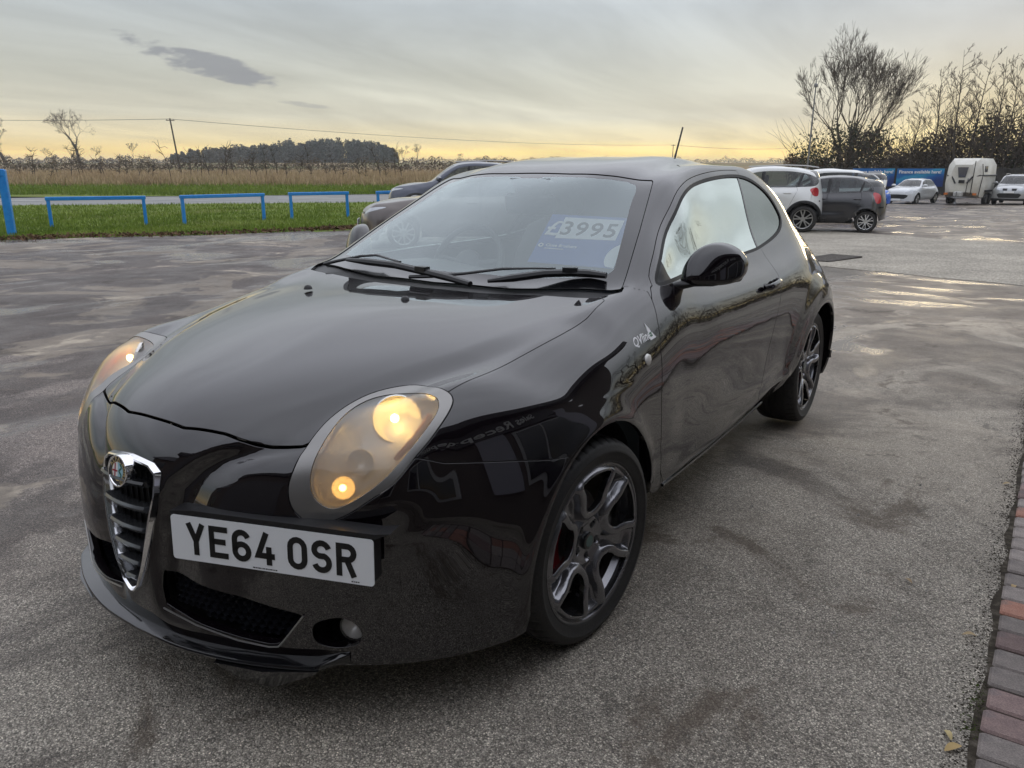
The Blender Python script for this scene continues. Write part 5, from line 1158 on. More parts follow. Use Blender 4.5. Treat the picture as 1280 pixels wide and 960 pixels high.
def bush(x,y,w,d,h,seed,label,m,n=2600,size=.13,rz=0,name='bush',cat='bush',stems=True,group=None):
    rng=np.random.default_rng(seed); z=float(ground_z(x,y))-.1; t=thing(name,(x,y,z),label,cat,rz,group)
    cl=rng.uniform(-1,1,(16,3))*np.array([w*.42,d*.36,h*.30])+np.array([0,0,h*.48]); cl[:,2]=np.clip(cl[:,2],h*.15,h*.80); rad=rng.uniform(.22,.42,16)*min(w,h)*.8
    k=rng.integers(0,16,n); u=rng.normal(0,1,(n,3)); u/=np.linalg.norm(u,axis=1,keepdims=True); P=cl[k]+u*rad[k][:,None]*rng.random((n,1))**.45; P[:,2]=np.abs(P[:,2]); top=h*(.78+.22*np.sin(P[:,0]*1.7+seed)*np.cos(P[:,1]*1.3)); P=P[P[:,2]<top]
    leaves(P,size,rng,'foliage',m,t)
    if stems:
        s=Seg()
        for i in range(70):
            a=np.array([rng.uniform(-w*.45,w*.45),rng.uniform(-d*.4,d*.4),0]); q=a.copy(); dr=np.array([rng.normal(0,.25),rng.normal(0,.25),1.])
            for j in range(5): q2=q+dr/np.linalg.norm(dr)*h*.21*rng.uniform(.8,1.2); s.add(q,q2,.03-.004*j,.026-.004*j); q=q2; dr=dr+rng.normal(0,.3,3)*np.array([1,1,.4])
        s.build('stems',twig_mat,t,3)
    return t
def at(az,s):
    """ground point at a bearing (degrees, clockwise from straight ahead of the yard) and distance from the bay"""
    k=math.tan(math.radians(az)); return CAM[0]+s*(math.sin(YAW)+k*math.cos(YAW)),CAM[1]+s*(math.cos(YAW)-k*math.sin(YAW))
def pol(az,s):
    a=YAW+math.radians(az); return CAM[0]+s*math.sin(a),CAM[1]+s*math.cos(a)
bx=lambda px:math.degrees(math.atan((px-640)/976.34*.964))
# trees along the right-hand boundary
X,Y=at(bx(1048),80); bare_tree(X,Y,15.6,11,'tall bare multi-stemmed tree with ivy-clad trunks behind the lamp pole',r=.34,maxd=7,spread=.36,up=.55,stems=4,ivy=16,lean=(.05,0),first=.19,shrink=.80,kids=(2,3))
for px,s,h,sd,lb in ((1133,72,8.4,25,'low bare sapling above the first blue banner'),(1160,70,10.2,26,'bare sapling left of the tallest one above the banners'),(1193,66,11.4,21,'slender straight sapling above the right banner, tallest of its row'),(1211,67,10.8,22,'thin bare sapling standing behind the horse trailer'),(1233,64,10.2,23,'bare sapling between the horse trailer and the silver off-roader'),(1250,65,9.8,27,'bare sapling just left of the forked one at the right edge'),(1268,66,10.6,24,'bare tree at the right edge above the silver off-roader'),(1290,64,10.4,28,'bare tree half out of the picture at the right edge')):
    X,Y=at(bx(px),s); spire_tree(X,Y,h,sd,lb,group='bare saplings along the right boundary')
for i,(px,s,w,h,sd,m,lb) in enumerate(((1015,84,5,3.6,31,rust_mat,'low rusty bush at the foot of the lamp pole'),(1052,78,8,6.8,32,ivy_mat,'dark ivy-covered scrub under the tall bare tree'),(1088,76,7.5,6.4,33,bramble_mat,'brown tangled scrub right of the tall bare tree'),(1120,74,6.5,4.6,34,bramble_mat,'scrub with gaps of yellow sky above the first banner'),(1150,73,6.,4.4,35,bramble_mat,'scrub behind the gap between the two blue banners'),(1180,70,6.5,5.2,36,bramble_mat,'thicket rising behind the second blue banner'),(1212,69,7,7.0,37,bramble_mat,'dense brown thicket behind the horse trailer'),(1244,68,7,7.8,38,ivy_mat,'dense dark thicket left of the pale roof'),(1278,68,8,8.2,39,bramble_mat,'dense thicket at the right edge of the yard'))):
    X,Y=at(bx(px),s); bush(X,Y,w,4,h,sd,lb,m,2400 if i not in (3,4) else 1500,.15,group='scrub along the right boundary')
for k,(az,s,h,sd) in enumerate(((40,60,9,51),(47,55,10.5,52),(53,48,12.5,53),(57,44,13.5,54),(62,42,14,55))):
    X,Y=pol(az,s); bare_tree(X,Y,h,sd,'bare tree of the boundary row past the right edge, %s'%('first','second','third','fourth','last')[k]+' from the silver off-roader',maxd=6,spread=.5,group='bare trees beyond the right edge')
    bush(X,Y,9,4,4.2 if k<2 else 7.5,sd+20,'scrub under the %s bare tree past the right edge'%('first','second','third','fourth','last')[k],bramble_mat,1300,.17,group='scrub beyond the right edge')
# left-hand fields: hedgerow trees, wood, field hedge
for i,(px,s,h,sd,lb,kw) in enumerate(((101,250,16.5,61,'wind-shaped bare tree with ivy trunk standing alone in the left field',dict(ivy=8,leaf=.25,lean=(-.10,-.10),spread=.62,up=.3,maxd=6,r=.55,first=.20)),(8,215,13,62,'ivy-clad bare tree at the left edge of the picture',dict(ivy=10,spread=.6,up=.4,maxd=6,r=.5)),(167,330,8,63,'small round-headed bare tree left of the telegraph pole',dict(spread=.6,maxd=6)),(31+30,420,8,64,'low round tree on the left skyline',dict(spread=.65,maxd=5)),(505,420,9,65,'small bare tree right of the dark wood, left of its pair',dict(spread=.6,maxd=6)),(523,400,9.5,66,'small round bare tree right of the dark wood, right of its pair',dict(spread=.6,maxd=6)),(575,520,7,67,'tiny bare tree on the skyline above the blue-grey car',dict(spread=.6,maxd=5)),(625,560,6.5,68,'tiny round tree on the skyline above the roof of the blue-grey car',dict(spread=.6,maxd=5)),(128,380,8,69,'low bush-like tree right of the lone ivy tree',dict(spread=.7,maxd=5,leaf=.3)))):
    X,Y=at(bx(px),s); bare_tree(X,Y,h,sd,lb,tw=2.4,group='bare trees in the left fields',**kw)
def mass(name,pts,size,m,seed):
    rng=np.random.default_rng(seed); return tag(leaves(pts,size,rng,name,m,None),kind='stuff')
def wood():
    rng=np.random.default_rng(71); P=[]
    px=[214,240,262,285,320,355,364,372,390,405,430,455,480,492,499]; top=[196,191,188,187,184,182,176,184,178,176,177,178,182,188,200]
    for k in range(420):
        q=rng.uniform(216,497); s=rng.uniform(285,360); t=np.interp(q,px,top)+rng.normal(0,2.0); X,Y=at(bx(q),s); zt=1.36+(210-t)/1050*s; zb=float(ground_z(X,Y)); h=zt-zb
        con=rng.random()<.45; n=150; u=rng.random(n); w=(h*.18*(1-u)**.8+.3) if con else h*.26*np.sqrt(np.clip(1-(2*u-1.05)**2,0.02,1)); a=rng.uniform(0,6.28,n); rr=w*np.sqrt(rng.random(n))
        P.append(np.stack([X+rr*np.cos(a),Y+rr*np.sin(a),zb-.4+(h+.4)*u],1))
    mass('far_wood',np.concatenate(P),.42,wood_mat,72)
wood()
def strip(px0,px1,s0,s1,n,z0,z1,rng,lump=0.):
    q=rng.uniform(px0,px1,n); s=rng.uniform(s0,s1,n); A=np.array([at(bx(a),b) for a,b in zip(q,s)]); g=ground_z(A[:,0],A[:,1]); hh=z1*(1+lump*(np.sin(q*.21)+np.sin(q*.083+1)+.7*np.sin(q*.55)))
    return np.c_[A,g+z0+hh*rng.random(n)**.8]
rg=np.random.default_rng(81)
mass('field_hedge',np.concatenate([strip(-60,640,118,126,9000,0,1.5,rg,.16),strip(-60,640,158,166,5200,0,1.7,rg,.2)]),.17,hedge_mat,82)
mass('far_hedge',np.concatenate([strip(-80,700,330,350,9000,0,2.0,rg,.18),strip(560,1010,430,470,7000,0,2.4,rg,.2)]),.22,hedge_mat,83)
mass('horizon_trees',np.concatenate([strip(-80,230,520,560,9000,0,4.,rg,.25),strip(490,1010,620,680,9000,0,3.4,rg,.4)]),.34,wood_mat,84)
def blades(name,px0,px1,s0,s1,n,h,m,seed,yard=False,w=.02):
    rng=np.random.default_rng(seed); q=rng.uniform(px0,px1,n); s=1/np.sqrt(rng.uniform(1/s1**2,1/s0**2,n)); A=np.array([at(bx(a),b) for a,b in zip(q,s)])
    P=np.array(YARD); keep=np.ones(n,bool)
    if yard:
        keep&=in_poly(A,np.array(VERGE)); keep&=~in_poly(A+rng.normal(0,.12,A.shape),P)
    else:
        keep&=~in_poly(A,np.array([ext(*NEAR,-4.),ext(*NEAR,2.4),ext(*FARE,2.4),ext(*FARE,-4.)]))
    A=A[keep]; s=s[keep]; n=len(A); g=ground_z(A[:,0],A[:,1]); hh=h*rng.uniform(.5,1.3,n); a=rng.uniform(0,6.28,n); ww=w*(s/20); dx,dy=np.cos(a)*ww,np.sin(a)*ww; l=rng.normal(0,.35,(n,2))*hh[:,None]
    V=np.stack([np.c_[A[:,0]-dx,A[:,1]-dy,g-.03],np.c_[A[:,0]+dx,A[:,1]+dy,g-.03],np.c_[A+l,g+hh]],1).reshape(-1,3); F=np.arange(n*3).reshape(n,3)
    tag(link(name,mesh_np(name,V,F,smooth=False),m),kind='stuff')
blades('grass',-40,560,16,48,60000,.085,greenblade_mat,91,True,.012)
blades('bank_grass',-40,560,50,72,16000,.30,greenblade_mat,92,False,.012)
blades('dead_grass',-40,560,68,116,26000,.85,drygrass_mat,93,False,.014)
# brown leaf drift along the yard edge
def drift():
    rng=np.random.default_rng(95); E=np.array(YARD)[3:9]; P=[]
    for k in range(1500):
        i=rng.integers(0,len(E)-1); t=rng.random(); q=E[i]+(E[i+1]-E[i])*t+rng.normal(0,.22,2); P.append((q[0]-.1,q[1],float(ground_z(*q))+.03+abs(rng.normal(0,.02))))
    mass('leaf_drift',np.array(P),.055,leafmat('leaf_drift',(.07,.042,.024),(.13,.080,.045),(.19,.13,.08),2.),96)
drift()
# thin saplings planted along the far side of the road
for k in range(40):
    rng=np.random.default_rng(200+k); px=20+k*12.5+rng.uniform(-6,6); X,Y=at(bx(px),rng.uniform(72,88)); h=rng.uniform(1.7,3.3)
    z=float(ground_z(X,Y)); t=thing('hedge_sapling',(X,Y,z),'thin bare sapling in the row of the young hedge across the road','sapling',group='saplings of the young hedge across the road'); s=Seg(); q=np.zeros(3); d=np.array([rng.normal(0,.1),rng.normal(0,.1),1.])
    for j in range(5):
        q2=q+d/np.linalg.norm(d)*h/5; s.add(q,q2,.05-.007*j,.045-.007*j)
        if j>0:
            for m in range(5): e=rng.normal(0,1,3)*np.array([1,1,.4])+np.array([0,0,.9]); e/=np.linalg.norm(e); e2=q2+e*h*.17*rng.uniform(.5,1.3); s.add(q2,e2,.024,.017); s.add(e2,e2+(e+rng.normal(0,.4,3))*h*.08,.018,.014)
        q=q2; d=d+rng.normal(0,.13,3)
    s.build('stem',twig_mat,t,3)
# ---------------------------------------------------------------- poles and wires
pole_mat=mat('creosote_pole',(.06,.05,.042),.8); galv=mat('galvanised',(.20,.205,.21),.5,.5); wire_mat=mat('wire',(.05,.05,.055),.6)
def pole(px,s,pxtop,topz,label,arm=True):
    X,Y=at(bx(px),s); z=float(ground_z(X,Y)); t=thing('telegraph_pole',(X,Y,z),label,'telegraph pole',group='telegraph poles across the fields')
    lx=(pxtop-px)/1050*s; dx,dy=math.cos(YAW)*lx,-math.sin(YAW)*lx; mb=MB(); mb.tube([(0,0,-.3),(dx,dy,topz-z)],[.17,.12],8); mb.build('shaft',pole_mat,t,True)
    if arm:
        mb=MB(); mb.box((dx*.97,dy*.97,topz-z-.35),(1.5,.12,.13),-YAW+.2); mb.build('crossarm',pole_mat,t)
        for q in (-.6,0,.6): mb=MB(); c=Vector((dx*.97+q*math.cos(YAW-.2),dy*.97-q*math.sin(YAW-.2),topz-z-.2)); mb.lathe([(.02,-.1),(.06,-.04),(.06,.06),(.02,.10)],c,n=8); mb.build('insulator',galv,t,True)
    return Vector((X+dx*.97,Y+dy*.97,topz-.12))
T1=pole(225,150,219,1.36+(210-149)/1050*150*1.0,'leaning telegraph pole in the left field')
T0=pole(-330,170,-330,1.36+(210-140)/1050*170,'telegraph pole beyond the left edge carrying the same wire')
T2=pole(840,300,840,1.36+(210-181)/1050*300,'distant telegraph pole seen beside the roof aerial')
T3=pole(1001,420,1001,1.36+(210-184)/1050*420,'far telegraph pole at the foot of the tall bare tree')
for a,b,l in ((T0,T1,'overhead wire left of the leaning pole'),(T1,T2,'overhead wire sagging from the leaning pole towards the aerial'),(T2,T3,'overhead wire right of the roof aerial')):
    mb=MB(); L=(b-a).length; mb.tube([a+(b-a)*t-Vector((0,0,4*t*(1-t)*L*.008)) for t in np.linspace(0,1,25)],.035 if a is not T2 else .05,4); tag(mb.build('overhead_wire',wire_mat),l,'wire',group='overhead wires')
X,Y=at(bx(1009),72); z=float(ground_z(X,Y)); t=thing('lamp_pole',(X,Y,z),'slim metal lamp pole leaning in front of the tall bare tree','lamp pole')
hp=1.36+(210-112)/1050*72-z; mb=MB(); mb.tube([(0,0,-.2),(.02,.01,hp*.5),(.05,.03,hp)],[.085,.075,.055],8); mb.build('shaft',galv,t,True)
mb=MB(); mb.rbox((.05,.03,hp+.15),(.30,.30,.34),.08); mb.build('lamp_head',galv,t); mb=MB(); mb.box((.05,.03,hp*.42),(.22,.10,.05)); mb.box((.05,.03,hp+.45),(.06,.06,.5)); mb.build('bracket',galv,t)
# telegraph pole standing right of the picture, mirrored in the side glass
X,Y=pol(49,70); t=thing('yard_pole',(X,Y,float(ground_z(X,Y))),'telegraph pole past the right edge, mirrored in the side glass of the black hatchback','telegraph pole'); mb=MB(); mb.tube([(0,0,-.3),(0,0,7.2)],[.15,.11],8); mb.build('shaft',pole_mat,t,True); mb=MB(); mb.box((0,0,6.9),(2.2,.12,.14),-.5); mb.build('crossarm',pole_mat,t)
# ---------------------------------------------------------------- boundary fence with two blue banners
def fence():
    fm=mat('dark_fence',(.030,.029,.028),.8,fn=lambda T,b:T.l(T.ramp(T.noise(worldpos(T),2.,5,.6),[(.3,(.018,.018,.018)),(.7,(.045,.042,.038))]),b.inputs['Base Color']))
    A=Vector((-12.6,66.0,0)); B=Vector((9.,75.,0)); t=thing('board_fence',(A.x,A.y,float(ground_z(A.x,A.y))),'long dark board fence along the back of the yard behind the parked cars','fence'); d=(B-A); L=d.length; d/=L; a=math.atan2(d.y,d.x); n=int(L/.30)
    mb=MB(); mb.rbox((0,0,1.02),(.285,.03,2.04),.006,Matrix.Rotation(a,3,'Z')); o=mb.build('board',fm,None); me=o.data; bpy.data.objects.remove(o)
    for i in range(n):
        p=A+d*(i*.30); o=link('board',me,None,t); o.location=(p.x-A.x,p.y-A.y,float(ground_z(p.x,p.y))-float(ground_z(A.x,A.y))+.04*math.sin(i*1.7))
    for r_ in (.4,1.7): mb=MB(); mb.box(((d*L*.5).x+.05,(d*L*.5).y+.1,r_),(L,.06,.1),a); mb.build('rail',fm,t)
    def bann(px0,px1,label):
        x0,y0=at(bx(px0),1.);x1,y1=at(bx(px1),1.)
        def hit(x,y):
            o=Vector((CAM[0],CAM[1],0)); v=Vector((x,y,0))-o; nn=Vector((-d.y,d.x,0)); k=((A-nn*.12)-o).dot(nn)/v.dot(nn); return o+v*k
        p0,p1=hit(x0,y0),hit(x1,y1); W_=(p1-p0).length; z0=float(ground_z(p0.x,p0.y)); t=thing('banner',(p0.x,p0.y,z0+.62),label,'banner',a)
        def bm(T,b):
            p=objco(T); s=T.n('ShaderNodeSeparateXYZ'); T.l(p,s.inputs[0]); w=T.math('ADD',T.math('MULTIPLY',s.outputs[2],.9),T.math('MULTIPLY',s.outputs[0],-.22)); n=T.noise(p,.9,3,.5,.5); T.l(T.ramp(T.math('ADD',w,T.math('MULTIPLY',n,.8)),[(.20,(.010,.035,.16)),(.5,(.012,.10,.33)),(.85,(.03,.28,.48)),(1.,(.012,.13,.38))]),b.inputs['Base Color'])
        mb=MB(); N=18; V=[]
        for i in range(N+1):
            for j in (0,1): V.append((W_*i/N,.02*math.sin(i*1.3)+.0,1.36*j))
        V2=[(x,y+.015,z) for x,y,z in V]; mb.add(V+V2,[(2*i,2*i+2,2*i+3,2*i+1) for i in range(N)]+[(2*N+2+2*i,2*N+2+2*i+1,2*N+2+2*i+3,2*N+2+2*i+2) for i in range(N)]); mb.build('sheet',mat('banner_print',(.02,.12,.35),.4,fn=bm),t,True)
        for y_,sz,tx in ((1.0,.34,'Finance available here!'),(.28,.17,'ask inside')):
            me=text_mesh(tx,sz if tx[0]=='F' else sz,.004,bold=.006); me.materials.append(white_print); o=link('banner_text',me,None,t); o.rotation_euler=(math.pi/2,0,0); xs=[v.co.x for v in me.vertices]; k=min(1.,(W_-.25)/max(xs)); o.scale=(k,1,1); o.location=(.12,-.045,y_)
            break
    bann(1066,1119,'left blue finance banner on the fence above the blue car'); bann(1122,1181,'right blue finance banner on the fence between the white hatchback and the trailer')
fence()
# pale roofed barn behind the thicket
X,Y=at(bx(1392),100); z=float(ground_z(X,Y)); t=thing('barn',(X,Y,z),'barn with a pale grey roof showing through the thicket at the right edge','barn',-.25)
mb=MB(); mb.box((0,0,2.6),(18,9,5.2)); mb.build('wall',mat('barn_wall',(.12,.11,.10),.8),t); mb=MB(); mb.prism([(-4.9,5.2),(4.9,5.2),(0,8.3)],-9.3,9.3,M=Matrix(((0,0,1),(1,0,0),(0,1,0)))); mb.build('roof',mat('barn_roof',(.33,.35,.38),.6),t)
# ---------------------------------------------------------------- buildings behind the photographer, mirrored in the paint; the low wing is added to block sky
def offices():
    wall=mat('render_wall',(.10,.085,.075),.8); win=mat('office_glass',(.02,.025,.03),.05,coat=1.); sign=mat('sign_board',(.05,.05,.055),.5); slate=mat('slate',(.05,.05,.055),.6)
    t=thing('sales_office',(3.25,-3.4,0),'single-storey sales office close beside the block edging, mirrored in the black paint','building')
    mb=MB(); mb.box((3.,0,1.40),(6.,13.8,2.8)); mb.build('wall',wall,t)
    mb=MB(); mb.box((2.9,0,2.98),(6.5,14.3,.36)); mb.build('roof',slate,t)
    for y,w_ in ((-4.6,2.4),(-1.6,2.2),(1.7,1.5),(4.6,2.2)):
        mb=MB(); mb.box((-.02,y,1.30),(.08,w_,1.5)); f=mb.build('window_frame',mat('upvc',(.42,.42,.43),.4),t)
        for q in (-.25,.25): mb=MB(); mb.box((-.07,y+q*(w_-.1),1.30),(.03,w_/2-.14,1.32)); mb.build('pane',win,f)
    mb=MB(); mb.box((-.06,.3,2.42),(.10,10.6,.55)); s=mb.build('sign_board',sign,t)
    mb=MB(); mb.box((-.05,5.9,1.35),(.06,.5,1.9)); mb.build('notice_panel',mat('notice_grey',(.34,.34,.40),.5),t)
    mb=MB(); mb.box((-.05,3.1,1.35),(.06,.45,1.7)); mb.build('notice_panel',mat('notice_grey',(.34,.34,.40),.5),t)
    for y,tx in ((4.6,'Sales Reception'),(-.2,'Safe')):
        me=text_mesh(tx,.40,.01,bold=.006); me.materials.append(white_print); o=link('sign_text',me,None,s); o.matrix_local=Matrix(((0,0,-1,-.13),(-1,0,0,y),(0,1,0,2.28),(0,0,0,1)))
    t=thing('sky_blocker_wing',(.4,-4.7,0),'added low wing behind the photographer, blocks sky light and mirrors dark in the bumper','building')  # wing added out of view to block sky light and darken the foreground
    mb=MB(); mb.box((0,-2.5,1.45),(5.6,5.,2.9)); mb.build('wall',wall,t); mb=MB(); mb.box((0,-2.45,3.06),(5.9,5.3,.32)); mb.build('roof',slate,t)
    mb=MB(); mb.box((-1.2,.02,1.2),(2.2,.08,2.2)); mb.build('roller_door',mat('door_grey',(.09,.09,.10),.5),t); mb=MB(); mb.box((1.5,.02,1.5),(1.5,.08,1.1)); mb.build('window',win,t)
    t=thing('house',(-4.5,-11.,0),'gabled house across the yard behind the photographer, mirrored in the nose of the black hatchback','house')
    mb=MB(); mb.box((0,-3.,2.4),(11,6.,4.8)); mb.build('wall',wall,t); mb=MB(); mb.prism([(-3.4,4.8),(3.4,4.8),(0,7.4)],-5.8,5.8,M=Matrix(((0,0,1),(1,0,0),(0,1,0))),c=(0,-3.,0)); mb.build('roof',slate,t)
    mb=MB(); mb.box((3,-3.,7.6),(.7,.7,1.6)); mb.build('chimney',wall,t)
    for x in (-3.6,0,3.6):
        for z in (1.4,3.7): mb=MB(); mb.box((x,.02,z),(1.3,.08,1.1)); mb.build('window',win,t)
offices()

def haze():
    mb=MB(); mb.box((CAM[0],CAM[1],9.),(6300,6300,22.)); m=bpy.data.materials.new('haze'); m.use_nodes=True; t=m.node_tree; t.nodes.clear(); T=NT(t); o=T.n('ShaderNodeOutputMaterial'); v=T.n('ShaderNodeVolumePrincipled'); v.inputs['Color'].default_value=(.93,.94,.96,1); v.inputs['Density'].default_value=.00042; v.inputs['Anisotropy'].default_value=.3; T.l(v.outputs[0],o.inputs['Volume']); tag(mb.build('haze',m),kind='stuff')
haze()
# ---------------------------------------------------------------- the other vehicles: same panel surface, reshaped for each one
BZ=[0,.20,.308,.68,.88,.98,1.41]; BYL=[-.90,-.62,0,.35,2.511,3.17]; BYU=[-.80,.335,1.035,2.0,2.66,2.88,3.10]
class Shape:
    def __init__(s,z,yl,yu,xk=1.,flat=.10,boxy=0.,roofw=0.,R=.36,rear=0.):
        s.z=z;s.yl=yl;s.yu=yu;s.xk=xk;s.flat=flat;s.boxy=boxy;s.roofw=roofw;s.R=R;s.rear=rear
    def __call__(s,P):
        P=np.asarray(P,float); x,y,z=P[...,0],P[...,1],P[...,2]
        y=y-s.flat*np.clip(np.abs(x)/.75,0,1.1)**2*sstep((-.12-y)/.35)+s.rear*np.clip(np.abs(x)/.75,0,1.1)**2*sstep((y-2.62)/.25)
        w=sstep((z-.84)/.16); yy=np.interp(y,BYL,s.yl)+np.where(y<-.9,y+.9,0)+np.where(y>3.17,y-3.17,0)
        yu=np.interp(y,BYU,s.yu)+np.where(y<-.8,y+.8,0)+np.where(y>3.1,y-3.1,0)
        zz=np.interp(z,BZ,s.z); 
        k=sstep((y+.05)/.5)
        w2=w*k+sstep((z-.70)/.1)*(1-k)*.0
        xx=x*s.xk*(1+s.roofw*sstep((z-.98)/.3))
        return np.stack([xx,yy*(1-w2)+yu*w2,zz],-1)
def proj_snap(V,L,axes,nrm,mn):
    nrm=np.array(nrm,float); nrm/=np.linalg.norm(nrm); ok=V[:,3:6]@nrm>mn; C=V[ok]; Q=C[:,:3]@axes.T; out=[]
    for p in np.asarray(L,float):
        j=((Q-axes@p)**2).sum(1).argmin(); v=C[j]; out.append(p+nrm*(((v[:3]-p)@v[3:6])/(nrm@v[3:6])))
    return np.array(out)
class PLoop(Loop):
    def __init__(s,V,L2,axes,nrm,mn=.08,smooth=0,lift=(0,0,0)):
        L2=np.array(L2,float)
        if smooth:L2=crom(L2,smooth,True)
        else:
            o=[]
            for a,b in zip(L2,np.roll(L2,-1,0)):
                m=max(1,int(np.linalg.norm(b-a)/.08)); o+=[a+(b-a)*t for t in np.arange(m)/m]
            L2=np.array(o)
        A=np.array(axes); G=np.linalg.pinv(A); L3=L2@G.T
        s.L=proj_snap(V,L3,A,nrm,mn); s.ax=A; s.n=np.array(nrm,float)/np.linalg.norm(nrm); s.mn=mn; s.P=L2; s.lo=s.L.min(0)-.08; s.hi=s.L.max(0)+.08
SMOOTHNET=None
def shaped_body(sh,nu=190,nv=74):
    C=fit_net(sh(base_net())); S=grid_surface(C,nu,nv); N=grid_normals(S)
    x,y,z=S[...,0],S[...,1],S[...,2]; side=sstep((x-.66*sh.xk)/.1); d=0
    for yc in (sh.yl[2],sh.yl[4]):
        r=np.hypot(y-yc,z-sh.z[2]); d=d+side*.010*np.exp(-((r-sh.R-.02)/.04)**2)
    d=d-side*.010*np.exp(-((z-(sh.z[2]+.26))/.09)**2)*sstep((y-.5)/.2)*sstep((sh.yl[4]-.4-y)/.2)
    S=S+N*d[...,None]; S[:,0,0]=0; N=grid_normals(S); idx=np.arange(nu*nv).reshape(nu,nv)
    a,b,c,d=idx[:-1,:-1].ravel(),idx[1:,:-1].ravel(),idx[1:,1:].ravel(),idx[:-1,1:].ravel(); F=np.concatenate([np.stack([a,b,c],1),np.stack([a,c,d],1)])
    V=np.concatenate([S.reshape(-1,3),N.reshape(-1,3)],1); t=V[F[:,0],:3]; g=np.cross(V[F[:,1],:3]-t,V[F[:,2],:3]-t)
    if (g*V[F[:,0],3:]).sum()<0:F=F[:,::-1].copy()
    for yc in (sh.yl[2],sh.yl[4]):
        f=np.hypot(V[:,1]-yc,V[:,2]-sh.z[2])-sh.R; f[V[:,0]<.5]=.1; V,_,F=split(V,F,f); V,F=compact(V,F)
    return V,F
WHEELS={}
def road_wheel(root,x,y,r,style,rim,width=.2,turn=0.):
    key=(style,round(r,3),rim.name)
    if key not in WHEELS:
        rr=r*.70; out=[]
        mb=MB(); mb.lathe([(rr,-.01),(rr*1.03,.008),(r*.90,.012),(r*.97,-.008),(r,-.035),(r,-width+.035),(r*.96,-width),(rr,-width+.01)],axis='X',n=40); out.append(('tyre',mb,tyre_mat))
        mb=MB(); mb.lathe([(rr*.93,-.05),(rr*.95,-.004),(rr,.004),(rr*1.01,-.006)],axis='X',n=40); mb.lathe([(.001,-.012),(.055,-.014),(.062,-.05)],axis='X',n=16)
        ns=style
        for k in range(ns):
            a=2*math.pi*k/ns
            for off in ((-.10,.10) if ns<=6 else (0,)):
                a0=a+off*.9; a1=a+off*2.2; w0=.024 if ns>6 else .020
                p0=Vector((-.015,.045*math.cos(a0),.045*math.sin(a0))); p1=Vector((-.006,rr*.95*math.cos(a1),rr*.95*math.sin(a1)))
                mb.tube([p0,(p0+p1)/2+Vector((.008,0,0)),p1],[w0,w0*.8,w0],6,True,.7,up=(1,0,0))
        out.append(('rim',mb,rim)); mb=MB(); mb.lathe([(.001,-.09),(rr*.94,-.09)],axis='X',n=24); out.append(('brake_drum',mb,dark)); res=[]
        for nm,b,m in out: o=b.build(nm,m,None,angle=45); res.append((nm,o.data)); bpy.data.objects.remove(o)
        WHEELS[key]=res
    res=WHEELS[key]; w=link('wheel',res[0][1],None,root); w.location=(x,y,r); w.rotation_euler=(.4,0,(0 if x>0 else math.pi)+turn)
    for nm,me in res[1:]: link(nm,me,None,w)
def solid(nm,rgb,rough=.32,metal=0.): return mat(nm,rgb,rough,metal,.5,.8)
